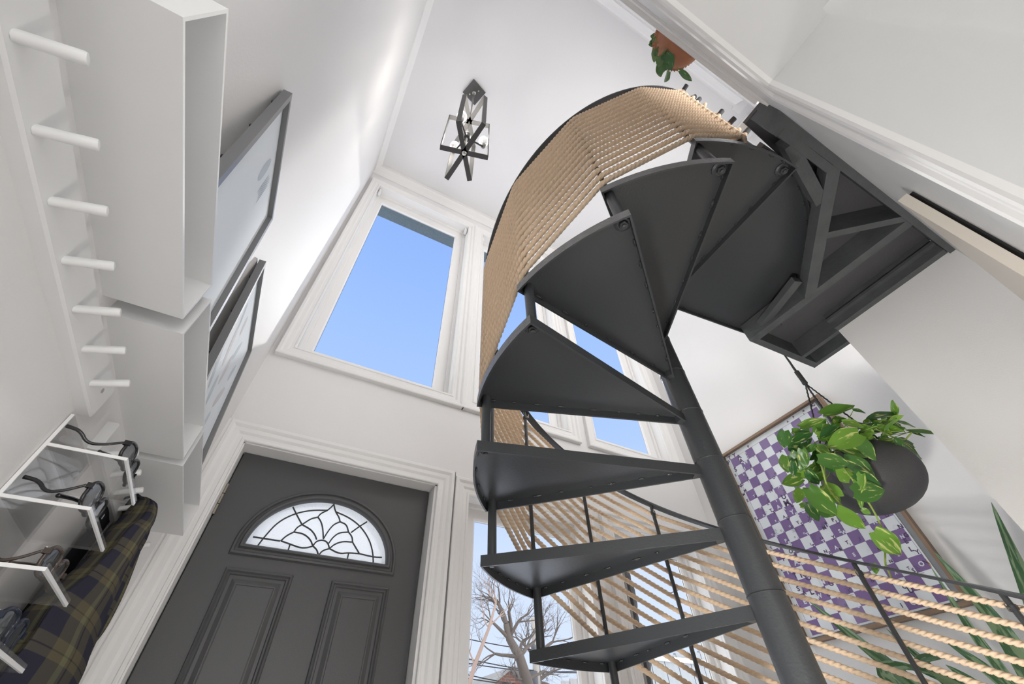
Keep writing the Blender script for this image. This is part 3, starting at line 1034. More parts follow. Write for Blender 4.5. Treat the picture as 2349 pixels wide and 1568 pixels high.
BALR = 0.772
for k in range(-4, 9):
    z = Z1 + (k - 1) * .2
    aN = A1 + (k - 1) * DA
    aF = aN - WED
    if k == 8:
        aN, aF = 354.6, 267.0
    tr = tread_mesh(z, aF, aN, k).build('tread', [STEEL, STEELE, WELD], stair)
    if k < 8:
        aB = aN - 1.9
        bx, by = pol(BALR, aB)
        # spacer tube between this tread and the next one, nut and washer below
        mb = MB()
        mb.tube([(bx, by, z), (bx, by, z + .2 - .007)], .0155, 20)
        mb.build('spacer_tube', STEELS, stair, smooth=True, auto=50)
        mb = MB()
        mb.lathe([(.001, -.007), (.026, -.007), (.026, -.011), (.019, -.014), (.001, -.014)], (bx, by, z), 20)
        mb.lathe([(.014, -.014), (.0145, -.024), (.012, -.026), (.0001, -.026)], (bx, by, z), 6)
        mb.lathe([(.0075, -.026), (.0075, -.031), (.0001, -.032)], (bx, by, z), 12)
        mb.build('nut', STEEL, tr)
        # thin rod from the tread above to the handrail
        zt = rail_z(aB) - .004
        mb = MB()
        rx, ry = pol(BALR + .004, aB)
        mb.tube([(rx, ry, z + .2), (rx, ry, zt)], .0085, 10)
        mb.tube([(rx, ry, zt - .045), (rx, ry, zt - .030)], .0115, 10)
        bal = mb.build('baluster', STEELS, stair, smooth=True, auto=50)
        mb = MB()
        dx, dy = math.cos(R(aB)), math.sin(R(aB))
        mb.tube([(rx - dx * .008, ry - dy * .008, zt - .037), (rx - dx * .020, ry - dy * .020, zt - .037)], .003, 6)
        mb.tube([(rx - dx * .022, ry - dy * .022, zt - .047), (rx - dx * .022, ry - dy * .022, zt - .027)], .002, 6)
        mb.build('clamp_screw', CHROME, bal)
# last post on the seventh tread where the ropes are tied
AE = 260.6
mb = MB()
mb.tube([pol(BALR, AE, Z1 + 1.2), pol(BALR, AE, rail_z(AE))], .010, 12)
mb.build('baluster', STEELS, stair, smooth=True, auto=50)
# handrail: flat bar bent along the spiral
rows = []
a = -62.0
while a <= 263:
    z = rail_z(a)
    rows.append([pol(BALR - .013, a, z - .005), pol(BALR + .021, a, z - .005), pol(BALR + .023, a, z), pol(BALR + .021, a, z + .006),
                 pol(BALR - .013, a, z + .006), pol(BALR - .015, a, z)])
    a += 2.5
mb = MB()
mb.grid(rows, closed=True)
mb.f.append(tuple(range(6)))
mb.f.append(tuple(len(mb.v) - 1 - i for i in range(6)))
mb.mi += [0, 0]
mb.build('handrail', STEEL, stair)

# ------------------------------------------------------------------ ropes strung outside the balusters
ORD = ['first', 'second', 'third', 'fourth', 'fifth', 'sixth', 'seventh', 'eighth', 'ninth', 'tenth', 'eleventh', 'twelfth', 'thirteenth', 'fourteenth', 'fifteenth']
RR = 0.0100
RB = BALR + .004 + .0085 + RR
tails = [(0, 35, .9), (0, 70, .7), (0, 120, .8), (1, 60, .9), (1, 100, 1.0), (0, 150, .8), (1, 40, 1.0), (0, 170, .6), (0, 90, .8), (1, 80, 1.1), (0, 30, .6), (0, 60, .8), (0, 110, .7), (1, 70, .9), (1, 90, 1.1)]
for i in range(15):
    verts = []
    angs = [A1 + (k - 1) * DA - 1.9 for k in range(-5, 7)] + [AE + .3]
    for a in angs:
        dz = -.042 - .053 * i
        verts.append(Vector(pol(RB if a < 255 else RB - .004, a, rail_z(a) + dz)))
    # resample with rounded corners
    pts = []
    for p, q in zip(verts[:-1], verts[1:]):
        L = (q - p).length
        n = int(L / .0034)
        pts += [p.lerp(q, j / n) for j in range(n)]
    pts.append(verts[-1])
    sm = list(pts)
    for _ in range(2):
        w = 6
        acc = [Vector((0, 0, 0))]
        for p in sm:
            acc.append(acc[-1] + p)
        sm2 = []
        for j in range(len(sm)):
            a_, b_ = max(0, j - w), min(len(sm), j + w + 1)
            sm2.append((acc[b_] - acc[a_]) / (b_ - a_))
        sm = sm2
    pts = sm
    # sag a little between posts (hand-tied)
    n = 12
    prof = []
    for k_ in range(n):
        th = 2 * math.pi * k_ / n
        prof.append((th, RR * (0.66 + 0.37 * abs(math.cos(1.5 * th)) ** 0.8)))
    mb = MB()
    phase = i * 1.3
    s_ = 0
    up = Vector((0, 0, 1))
    rows = []
    for j, p in enumerate(pts):
        t = (pts[min(j + 1, len(pts) - 1)] - pts[max(j - 1, 0)]).normalized()
        sd_ = t.cross(up).normalized()
        u2 = sd_.cross(t)
        if j:
            s_ += (p - pts[j - 1]).length
        tw = phase + s_ / .056 * 2 * math.pi
        rows.append([tuple(p + (sd_ * math.cos(th + tw) + u2 * math.sin(th + tw)) * r) for th, r in prof])
    mb.grid(rows, closed=True)
    mb.f.append(tuple(reversed(range(n))))
    mb.mi.append(0)
    where = 'just below the handrail' if i == 0 else ('lowest of the fifteen, just above the treads' if i == 14 else '%s below the black handrail' % ORD[i])
    ro = mb.build('manila_rope', ROPE, None, smooth=True)
    tag(ro, 'tan twisted rope strung round the staircase posts, ' + where, 'rope', 'ropes strung along the spiral staircase')
    e = pts[-1]
    # knot round the last post and the taped tail
    kn = MB()
    cx, cy = pol(BALR, AE)
    turns = []
    for j in range(30):
        th = R(AE) + 2.2 * 2 * math.pi * j / 29
        rr_ = .010 + RR * .95 + .002 * math.sin(j)
        turns.append((cx + rr_ * math.cos(th), cy + rr_ * math.sin(th), e.z - .006 + .024 * j / 29))
    kn.tube(turns, RR * .95, 8)
    ty, ang, ln = tails[i]
    d = Vector((math.cos(R(AE)) * .6 + math.cos(R(ang + 250)) * .6, math.sin(R(AE)) * .6 + math.sin(R(ang + 250)) * .6, .25 + ty * .5)).normalized()
    t0 = Vector(turns[-1])
    t1 = t0 + d * .020 * ln
    t2 = t1 + d * .016 * ln + Vector((0, 0, .008 * ty))
    kn.tube([t0, t1, t2], RR * .92, 9)
    kn.build('knot', ROPE, ro, smooth=True)
    if i in (0, 2, 4, 7, 9, 11, 14):
        tp = MB()
        tp.tube([t2 - d * .004, t2 + d * .022], RR * 1.12, 14)
        te = tp.build('taped_end', BTAPE, ro, smooth=True, auto=40)
        te['label'] = 'rope end bound in black tape'

# ------------------------------------------------------------------ timber landing at the top of the stair
plat = empty('landing_platform', (1.75, 0.1, 1.58))
tag(plat, 'black painted timber landing with diagonal joists at the top of the spiral stair', 'platform')
ZB, ZT = 1.58, 1.70


JN = [0]


def joist(name, p, q, w, z0=ZB, z1=ZT, m=BWOOD):
    JN[0] += 1
    z0 += .0011 * JN[0]
    z1 += .0004 * (JN[0] % 3)
    mb = MB()
    mb.bar((p[0], p[1], (z0 + z1) / 2), (q[0], q[1], (z0 + z1) / 2), w, z1 - z0)
    return mb.build(name, m, plat)


# deck sheet, cut round the curve of the landing tread
arc = [pol(TR + .002, a) for a in range(-7, -92, -5)]
poly = [(1.05, -.128)] + [(2.252, -.128), (2.252, .44), (2.40, .44), (2.40, .675), (2.005, .675)] + arc + [(1.05, -.04)]
MB().prism(poly[::-1], 1.702, 1.722).build('deck_sheet', BWOODT, plat)
# curved steel-edged rim boards are straight chords following the arc
joist('rim_joist', (1.05, -.111), (2.25, -.119), .034, 1.58, 1.71)
joist('rim_joist', (1.116, -.080), (1.40, -.080), .030)
joist('end_block', (1.052, -.096), (1.116, -.096), .070)
joist('joist', (1.405, -.10), (1.905, .358), .050, 1.58, 1.648)
joist('blocking', (1.430, -.115), (1.920, .335), .022, 1.64, 1.70)
joist('joist', (1.19, -.068), (1.505, .020), .045, 1.58, 1.66)
joist('joist', (1.655, .112), (1.900, -.108), .030)
joist('joist', (1.932, -.105), (1.893, .690), .046)
joist('blocking', (1.795, .325), (1.880, .60), .040, 1.60, 1.645)
joist('rim_joist', (1.880, .682), (2.40, .657), .034, 1.58, 1.71)
joist('rim_joist', (2.386, .44), (2.386, .665), .030, 1.58, 1.71)
joist('joist', (2.262, .43), (2.262, .665), .026)
joist('ledger', (2.236, -.10), (2.236, .43), .036)
joist('ledger', (2.205, -.10), (2.205, .43), .026, 1.62, 1.648)
for a in (345, 322, 300, 280):
    x, y = pol(TR + .008, a)
    MB().box(x - .012, y - .012, 1.640, x + .012, y + .012, 1.690).build('bracket', STEEL, plat)
# upper landing side (brick-red underfloor seen through the gap) and a white riser panel
mb = MB()
mb.box(1.05, -.36, 1.66, 2.25, -.13, 1.70)
RED = mat('red_brown_subfloor', (0.16, 0.05, 0.035), 0.7)
struct(mb.build('trim_8', RED))

# ------------------------------------------------------------------ left wall: three white box shelves
def cubby(y0, y1, label):
    x0, x1, z0, z1, t = XL, -0.2715, 0.561, 0.662, 0.0045
    r = empty('wall_shelf', ((x0 + x1) / 2, (y0 + y1) / 2, z0))
    tag(r, label, 'shelf', 'white box shelves on the left wall')
    b = MB()
    b.box(x0, y0, z0, x1, y1, z0 + t)
    b.build('bottom_panel', WHITEL, r)
    MB().box(x0, y0, z1 - t, x1, y1, z1).build('top_panel', WHITEL, r)
    MB().box(x0, y0, z0 + t, x1, y0 + t, z1 - t).build('side_panel', WHITEL, r)
    MB().box(x0, y1 - t, z0 + t, x1, y1, z1 - t).build('side_panel', WHITEL, r)
    MB().box(x0, y0 + t, z0 + t, x0 + .004, y1 - t, z1 - t).build('back_panel', WHITEL, r)
    return r


cubby(0.196, 0.660, 'long white open box shelf, nearest of three end to end on the left wall')
cubby(0.698, 1.160, 'white open box shelf in the middle of the row of three on the left wall')
cubby(1.190, 1.650, 'white open box shelf nearest the front door, beside the door casing')


def picture(y0, y1, label, cat, art):
    """frame standing on the shelf tops, leaning back to the wall"""
    zb, h, lean = 0.663, 0.605, R(6.0)
    r = empty('framed_print', (-0.30, (y0 + y1) / 2, zb))
    tag(r, label, cat, None)
    sn, cs = math.sin(lean), math.cos(lean)
    X0 = -0.297

    def P(y, t, d):   # t up the front face, d depth behind it
        return (X0 - t * sn - d * cs, y, zb + .002 + t * cs - d * sn)
    w, dp = 0.016, 0.021

    def slab_(ya, yb, ta, tb, da, db, mb):
        b = len(mb.v)
        for y, t, d in ((ya, ta, da), (yb, ta, da), (yb, tb, da), (ya, tb, da), (ya, ta, db), (yb, ta, db), (yb, tb, db), (ya, tb, db)):
            mb.v.append(P(y, t, d))
        mb.quadify(b, [(0, 1, 2, 3), (7, 6, 5, 4), (1, 0, 4, 5), (2, 1, 5, 6), (3, 2, 6, 7), (0, 3, 7, 4)])
    mb = MB()
    slab_(y0, y0 + w, 0, h, 0, dp, mb)
    slab_(y1 - w, y1, 0, h, 0, dp, mb)
    slab_(y0 + w, y1 - w, 0, w, 0, dp, mb)
    slab_(y0 + w, y1 - w, h - w, h, 0, dp, mb)
    fr = mb.build('frame', FRAMEM, r)
    for t in (.17, .34, .51):
        a = P(y0 + .002, t, dp)
        MB().box(a[0] - .004, a[1], a[2] - .003, a[0] + .001, a[1] + .006, a[2] + .003).build('clip', BTAPE, fr)
    mb = MB()
    slab_(y0 + w, y1 - w, w, h - w, .014, .017, mb)
    mb.build('mat_board', PAPER, r)
    mb = MB()
    art(mb, P, y0, y1, h, slab_)
    mb.build('print', [PALEG, PALEB, PALEP], r)
    mb = MB()
    slab_(y0 + w, y1 - w, w, h - w, .0115, .0125, mb)
    mb.build('glass', PICGLASS, r)
    return r


FRAMEM = mat('charcoal_frame', (0.19, 0.19, 0.195), 0.35)
PAPER = mat('white_paper', (0.93, 0.92, 0.90), 0.8)
PALEG = mat('pale_grey_ink', (0.66, 0.69, 0.70), 0.8)
PALEB = mat('pale_line_ink', (0.42, 0.46, 0.48), 0.8)
PALEP = mat('pale_pink_ink', (0.80, 0.72, 0.69), 0.8)
PICGLASS = glassmat('picture_glass', gl=0.006)


def blob(mb, P, y, t, a, b, ang, mi, d=.0135):
    n = 20
    b0 = len(mb.v)
    for k in range(n):
        th = 2 * math.pi * k / n
        u, v = a * math.cos(th), b * math.sin(th)
        mb.v.append(P(y + u * math.cos(ang) - v * math.sin(ang), t + u * math.sin(ang) + v * math.cos(ang), d))
    mb.f.append(tuple(b0 + k for k in range(n)))
    mb.mi.append(mi)


def art1(mb, P, y0, y1, h, slab_):
    blob(mb, P, y0 + .17, .475, .018, .060, 0, 0)
    for k in range(5):
        yy = y0 + .215 + k * .008
        blob(mb, P, yy, .480 + .012 * math.sin(math.pi * k / 4), .0018, .055, 0, 1)


def art2(mb, P, y0, y1, h, slab_):
    for yy, t, a, b, an, c in ((.10, .20, .016, .07, .5, 0), (.15, .33, .018, .08, .25, 2), (.19, .17, .014, .06, .1, 0), (.24, .30, .015, .07, -.1, 2),
                               (.28, .42, .013, .06, -.3, 0), (.33, .25, .016, .07, -.5, 2), (.36, .38, .012, .05, -.3, 0), (.12, .44, .012, .05, .4, 0),
                               (.20, .47, .014, .045, .1, 2), (.30, .13, .014, .05, -.3, 0)):
        blob(mb, P, y0 + yy, t, a, b, an, c)


picture(0.488, 0.892, 'larger leaning grey-framed picture with cactus shapes, on the nearest shelf', 'picture', art1)
picture(1.068, 1.548, 'grey-framed pale leaf print leaning on the shelves nearest the front door', 'picture', art2)

# ------------------------------------------------------------------ peg rails


def peg_rail(y0, y1, pegs, label, holes_):
    r = empty('peg_rail', (XL, (y0 + y1) / 2, 0.465))
    tag(r, label, 'coat rack', 'white peg rails under the shelves')
    mb = MB()
    x1 = -0.3645
    mb.grid([[(XL, y, .463), (x1 - .003, y, .463), (x1, y, .466), (x1, y, .522), (x1 - .003, y, .525), (XL, y, .525), (XL, y, .463)] for y in (y0, y1)])
    b = len(mb.v)
    for y in (y0, y1):
        mb.v += [(XL, y, .463), (x1 - .003, y, .463), (x1, y, .466), (x1, y, .522), (x1 - .003, y, .525), (XL, y, .525)]
    mb.f += [tuple(b + i for i in range(6)), tuple(b + 6 + i for i in reversed(range(6)))]
    mb.mi += [0, 0]
    mb.build('rail', WHITEW, r)
    if holes_:
        mb = MB()
        for y in holes_:
            mb.tube([(x1 - .002, y, .497), (x1 + .0006, y, .497)], .0045, 14)
        mb.build('screw', CHROME, r)
    for y in pegs:
        mb = MB()
        a, b_ = Vector((x1, y, .479)), Vector((-0.3195, y, .4955))
        d = (b_ - a).normalized()
        mb.tube([a - d * .002, a, a + (b_ - a) * .5, b_ - d * .003, b_ - d * .0008, b_], [.0066, .0060, .0064, .0068, .0060, .0035], 16)
        mb.build('peg', WHITEW, r, smooth=True, auto=40)
    return r


peg_rail(-0.10, 0.868, [0.077, 0.165, 0.253, 0.343, 0.430, 0.519, 0.609, 0.697, 0.786],
         'long white rail with tilted pegs, nearest the camera under the shelves, ending in a screw', [0.832])
peg_rail(0.985, 1.62, [1.030, 1.118, 1.206, 1.294, 1.382, 1.470, 1.556],
         'white peg rail beyond the sunglasses rack, holding the plaid coat', None)

# ------------------------------------------------------------------ acrylic sunglasses rack and four pairs of sunglasses
rack = empty('sunglasses_rack', (-0.33, 0.94, 0.10))
tag(rack, 'clear acrylic wall rack with stepped ledges holding sunglasses', 'rack')
mb = MB()
mb.box(XL + .001, 0.852, 0.02, XL + .006, 1.035, 0.452)
mb.build('back_panel', ACR, rack)
mb = MB()
mb.box(XL + .001, 0.850, 0.02, XL + .006, 0.852, 0.452)
mb.build('panel_edge', ACRE, rack)
for z in (0.392, 0.306, 0.220, 0.134, 0.048):
    mb = MB()
    mb.box(XL + .006, 0.852, z, -0.276, 1.032, z + .0045)
    tr = mb.build('ledge', ACR, rack)
    mb = MB()
    mb.box(-0.276, 0.852, z - .0003, -0.2725, 1.032, z + .0048)
    mb.box(XL + .006, 0.8505, z - .0003, -0.2725, 0.852, z + .0048)
    e = mb.build('ledge_edge', ACRE, tr)
    mb = MB()
    mb.box(-0.2745, 0.852, z + .0045, -0.2725, 1.032, z + .010)
    mb.build('front_lip', ACR, tr)


def sunglasses(y0, zs, frame, lens, label, wide=0.138, lensh=0.044, spread=0.0, xf=-0.288):
    """resting lens-side out on a ledge, temples back towards the wall"""
    r = empty('sunglasses', (xf, y0 + wide / 2, zs))
    tag(r, label, 'sunglasses')
    zc = zs + .004 + lensh / 2
    fm = MB()
    lm = MB()
    lens_list = []
    for s in (0, 1):
        yc = y0 + wide * (.27 if s == 0 else .73)
        ry, rz = wide * .215, lensh / 2
        loop = []
        for k in range(28):
            th = 2 * math.pi * k / 28
            sq = 0.86 + .14 * abs(math.sin(2 * th))
            loop.append((xf - .006 * abs(math.cos(th)) * (1 if (s == 0) == (math.cos(th) < 0) else .2), yc + ry * sq * math.cos(th), zc + rz * sq * math.sin(th) - .10 * (0)))
        fm.tube(loop + [loop[0], loop[1]], .0030, 8, caps=False)
        l1 = MB()
        l1.grid([[(xf + .0005, yc, zc)] * 28, [(p[0], yc + (p[1] - yc) * .5, zc + (p[2] - zc) * .5) for p in loop], loop], closed=True)
        lens_list.append(l1)
    fm.tube([(xf, y0 + wide * .47, zc + .006), (xf + .003, y0 + wide * .5, zc + .010), (xf, y0 + wide * .53, zc + .006)], .0028, 8)
    for s in (0, 1):
        ye = y0 + wide * (.045 if s == 0 else .955)
        fm.bar((xf, ye, zc + .008), (xf - .010, ye, zc + .008), .005, .008)
    fm.build('frame', frame, r, smooth=True, auto=60)
    for l in lens_list:
        l.build('lens', lens, r, smooth=True)
    yA, yB = y0 + wide * .045, y0 + wide * .955
    t1 = [(xf - .010, yA, zc + .008), (xf - .030, yA - spread * .3, zc - .006), (xf - .050, yA - spread * .6, zc - .013), (xf - .066, yA - spread, zc + .002), (xf - .086, yA - spread * 1.1, zc + .004)]
    t2 = [(xf - .010, yB, zc + .008), (xf - .014, yB - .05, zc + .004), (xf - .022, yB - .09, zc - .004), (xf - .034, yB - .12, zc - .014)]
    for t in (t1, t2):
        mb = MB()
        q = t
        for _ in range(2):
            q2 = [q[0]]
            for a, b in zip(q[:-1], q[1:]):
                q2 += [tuple(a[i] * .75 + b[i] * .25 for i in range(3)), tuple(a[i] * .25 + b[i] * .75 for i in range(3))]
            q = q2 + [q[-1]]
        mb.tube(q, [.0020 + .0014 * j / len(q) for j in range(len(q))], 8)
        mb.build('temple', frame, r, smooth=True)
    mb = MB()
    for ye in (yA, yB):
        mb.tube([(xf - .009, ye, zc + .004), (xf - .009, ye, zc + .013)], .0024, 8)
    mb.build('hinge', CHROME, r)
    return r


BLKP = mat('glossy_black_acetate', (0.012, 0.012, 0.013), 0.12, coat=0.5)
TORT = mat('tortoiseshell_acetate', (0.07, 0.05, 0.04), 0.15, var=0.8, vscale=60, coat=0.5)
LENSD = mat('dark_lens', (0.05, 0.055, 0.06), 0.08, spec=0.8)
LENSG = mat('grey_mirror_lens', (0.16, 0.17, 0.18), 0.1, spec=0.8)
NAVY = mat('navy_acetate', (0.02, 0.026, 0.045), 0.12)
sunglasses(0.862, 0.3965, BLKP, LENSG, 'black sunglasses on the topmost ledge of the acrylic rack', spread=.022)
sunglasses(0.858, 0.3105, BLKP, LENSG, 'round black sunglasses on the second ledge from the top of the acrylic rack', wide=.134, lensh=.050, xf=-.292)
sunglasses(0.893, 0.2245, TORT, LENSD, 'brown tortoiseshell sunglasses on the third ledge of the acrylic rack', wide=.130, xf=-.296)
sunglasses(0.870, 0.1385, NAVY, LENSD, 'dark navy sunglasses on the lowest ledge in view, at the left edge', wide=.134)

# ------------------------------------------------------------------ plaid coat hanging from the far peg rail
coat = empty('plaid_coat', (-0.30, 1.29, 0.0))
tag(coat, 'dark navy and olive plaid flannel coat hanging from a peg below the shelves', 'coat')
# folds of the cloth at each height: y of the wall edge, front edge of the panel, the long pleat and the far edge
SEC = []
for z, yl, yc, yv, yr, q in ((.512, 1.296, 1.284, 1.286, 1.294, .0), (.495, 1.312, 1.262, 1.276, 1.325, .42), (.443, 1.325, 1.212, 1.240, 1.42, .78),
                             (.400, 1.318, 1.168, 1.236, 1.49, .92), (.343, 1.302, 1.143, 1.247, 1.55, 1.0), (.290, 1.245, 1.112, 1.285, 1.56, 1.0),
                             (.230, 1.190, 1.048, 1.345, 1.51, 1.05), (.180, 1.195, 1.050, 1.410, 1.52, 1.1), (.10, 1.18, 1.02, 1.43, 1.53, 1.15),
                             (-.06, 1.15, .985, 1.44, 1.54, 1.2), (-.35, 1.14, .97, 1.45, 1.55, 1.25)):
    def X(d):
        return -.335 + (d * min(1, .25 + q) if q > 0 else d * .22)
    g = (yr - yv)
    SEC.append((z, [(X(-.040), yl + .015), (X(-.026), yl), (X(-.008), yl + (yc - yl) * .55), (X(.030), yc + (yl - yc) * .18), (X(.046), yc),
                    (X(.066 * q ** .3), yc + (yv - yc) * .35), (X(.068 * q ** .3), yc + (yv - yc) * .75), (X(.060), yv), (X(.012), yv + g * .04),
                    (X(.006), yv + g * .14), (X(.046), yv + g * .34), (X(.044), yv + g * .46), (X(-.002), yv + g * .52), (X(.004), yv + g * .64),
                    (X(.030), yv + g * .88), (X(.020), yr), (X(-.015), yr + .004), (X(-.040), yr - .02)]))
NU, NV = 170, 70


def cat_(p0, p1, p2, p3, t):
    return tuple(.5 * (2 * b + (c - a) * t + (2 * a - 5 * b + 4 * c - d) * t * t + (3 * b - a - 3 * c + d) * t ** 3) for a, b, c, d in zip(p0, p1, p2, p3))


def spl(P, u):
    n = len(P) - 1
    s = min(int(u * n), n - 1)
    t = u * n - s
    return cat_(P[max(s - 1, 0)], P[s], P[s + 1], P[min(s + 2, n)], t)


rows = []
mb = MB()
for j in range(NV + 1):
    v = j / NV
    row = []
    for i in range(NU + 1):
        u = i / NU
        colz = [(*spl(s[1], u), s[0]) for s in SEC]
        p = spl(colz, v)
        grow = min(1, v * 2.2)
        f = (math.sin(u * 40 + 2.2 * v) * .0016 + math.sin(u * 23 + 9 * v) * .0014 + math.sin(v * 31 + u * 12) * .0008) * grow
        cx, cy = -.36, 1.29
        dx, dy = p[0] - cx, (p[1] - cy) * .6
        L = math.hypot(dx, dy) or 1
        q = (max(p[0] + dx / L * f, XL + .004), p[1] + dy / L * f, p[2])
        row.append(q)
        mb.uv[len(mb.v) + len(row) - 1] = (u * .62 * (0.35 + .65 * min(1, .15 + v * 1.4)) + .02 + .1 * v, v * .86)
    b0 = len(mb.v)
    mb.v += row
    for i in range(NU + 1):
        u = i / NU
        mb.uv[b0 + i] = ((u - .5) * .80 + .02, (1 - v) * .86)
for j in range(NV):
    for i in range(NU):
        a = j * (NU + 1) + i
        mb.f.append((a, a + 1, a + NU + 2, a + NU + 1))
        mb.mi.append(0)
mb.build('coat_body', PLAID, coat, smooth=True)
# the dark lining behind
mb = MB()
rows = []
for j in range(20):
    v = j / 19
    z = .47 - v * .75
    rows.append([(-.376 + .002 * math.sin(i), 1.30 - (.06 + .12 * v) + (i / 5) * .10, z) for i in range(6)])
mb.grid(rows)
mb.build('lining', LINING, coat, smooth=True)
mb = MB()
mb.tube([(-.366, 1.281, .498), (-.345, 1.281, .513), (-.325, 1.283, .503), (-.318, 1.285, .49)], .003, 8)
mb.build('hanging_loop', LINING, coat)

# ------------------------------------------------------------------ purple crossword poster on the right wall
poster = empty('framed_poster', (XR, 1.24, 0.475))
tag(poster, 'large walnut framed poster of purple and white crossword squares with letters', 'poster')
PY0, PY1, PZ0, PZ1 = 0.842, 1.646, 0.473, 1.640
xf, xb, w = 2.712, XR - .001, 0.017
MB().box(xf, PY0, PZ0, xb, PY0 + w, PZ1).build('frame_side', WALNUT_Z, poster)
MB().box(xf, PY1 - w, PZ0, xb, PY1, PZ1).build('frame_side', WALNUT_Z, poster)
MB().box(xf, PY0 + w, PZ0, xb, PY1 - w, PZ0 + w).build('frame_rail', WALNUT_Y, poster)
MB().box(xf, PY0 + w, PZ1 - w, xb, PY1 - w, PZ1).build('frame_rail', WALNUT_Y, poster)
MB().box(2.742, PY0 + w, PZ0 + w, xb, PY1 - w, PZ1 - w).build('backing', mat('grey_backing', (0.30, 0.30, 0.30), 0.8), poster)
MB().box(2.739, 0.892, 0.500, 2.7415, 1.6285, 1.6225).build('sheet', PAPER, poster)
PURPLE = mat('purple_ink', (0.25, 0.145, 0.33), 0.6)
mb = MB()
pitch, y0, z0 = 0.0633, 1.597, 1.585
skip = set()
for r_ in range(17):
    for c in range(11):
        if (r_ + c) % 2:
            continue
        ya, za = y0 - c * pitch, z0 - r_ * pitch
        b = len(mb.v)
        mb.v += [(2.7386, ya, za), (2.7386, ya - pitch, za), (2.7386, ya - pitch, za - pitch), (2.7386, ya, za - pitch)]
        mb.f.append((b, b + 1, b + 2, b + 3))
        mb.mi.append(0)
for r_ in range(18):
    z = z0 - r_ * pitch
    mb.box(2.7384, y0 - 11 * pitch, z - .0007, 2.7388, y0, z + .0007)
for c in range(12):
    y = y0 - c * pitch
    mb.box(2.7384, y - .0007, z0 - 17 * pitch, 2.7388, y + .0007, z0)
mb.build('crossword_squares', PURPLE, poster)
INKD = mat('dark_letter_ink', (0.10, 0.05, 0.13), 0.6)
INKW = mat('white_letter_ink', (0.86, 0.85, 0.86), 0.6)
FONT = {}


def glyph(ch):
    if ch not in FONT:
        cu = bpy.data.curves.new('glyph', 'FONT')
        cu.body = ch
        cu.size = 1.0
        cu.offset = 0.035
        cu.resolution_u = 2
        cu.align_x = 'CENTER'
        ob = bpy.data.objects.new('glyph', cu)
        col.objects.link(ob)
        dg = bpy.context.evaluated_depsgraph_get()
        me = bpy.data.meshes.new_from_object(ob.evaluated_get(dg))
        vs = [tuple(v.co) for v in me.vertices]
        fs = [tuple(p.vertices) for p in me.polygons]
        bpy.data.objects.remove(ob)
        bpy.data.curves.remove(cu)
        bpy.data.meshes.remove(me)
        ys = [v[1] for v in vs]
        FONT[ch] = (vs, fs, min(ys), max(ys))
    return FONT[ch]


mD, mW = MB(), MB()
for ch, y, z, c, h in LET:
    vs, fs, a, b_ = glyph(ch)
    s = h / max(.3, b_ - a) * 1.15
    mb = mW if c else mD
    b = len(mb.v)
    for v in vs:
        mb.v.append((2.7379 - (.0003 if c else 0), y - v[0] * s, z + (v[1] - (a + b_) / 2) * s))
    for f in fs:
        mb.f.append(tuple(b + i for i in f))
        mb.mi.append(0)
# little lines of small print in some of the white squares
rnd = random.Random(4)
for (yy, zz) in ((1.56, 1.185), (1.555, 1.055), (1.44, 1.03), (1.35, .945), (1.49, .70), (1.56, .74), (1.33, .66), (1.27, .98), (1.02, .80), (0.98, .66), (1.50, 0.955)):
    for k in range(6):
        ln = rnd.uniform(.012, .032)
        o = rnd.uniform(0, .01)
        mD.box(2.7378, yy - .02 - o - ln * .5, zz - k * .0065, 2.7382, yy - .02 + ln * .5 - o, zz - k * .0065 + .0011)
mD.build('dark_lettering', INKD, poster)
mW.build('white_lettering', INKW, poster)
MB().box(2.7255, PY0 + w, PZ0 + w, 2.7275, PY1 - w, PZ1 - w).build('glass', glassmat('poster_glass', gl=0.03), poster)


# ------------------------------------------------------------------ leaves
def heart_leaf(mb, base, tip, width, up, rv, fold=.25, droop=.12, rs=None, slim=False):
    b, t = Vector(base), Vector(tip)
    d = t - b
    L = d.length
    d.normalize()
    u = (up - d * up.dot(d))
    if u.length < 1e-3:
        u = Vector((0, 0, 1)).cross(d)
    u.normalize()
    s = d.cross(u)
    nl, nw = 9, 4
    rows = []
    b0 = len(mb.v)
    for i in range(nl + 1):
        q = i / nl
        if slim:
            hw = math.sin(math.pi * min(1, q * .93 + .07)) ** .8
        else:
            hw = (math.sin(math.pi * min(1, (q + .10) / 1.10)) ** .65) * (1.12 - .42 * q) if q < 1 else 0.0
        hw *= width / 2
        cen = b + d * (L * q) - u * (droop * L * (q * q)) + u * droop * L * .35 * q
        back = -L * .10 * max(0, 1 - q * 5)      # heart lobes reach back past the stem
        row = []
        for k in range(-nw, nw + 1):
            f = k / nw
            row.append(cen + s * (hw * f) + u * (abs(f) ** 1.3 * hw * fold) + d * (back * abs(f)) + u * (.03 * width * math.sin(q * 9 + f * 3)))
        rows.append(row)
    mb.grid(rows)
    m = 2 * nw + 1
    for i in range(nl + 1):
        for k in range(m):
            idx = b0 + i * m + k
            mb.uv[idx] = (k / (m - 1), i / nl)
            mb.rnd[idx] = rv


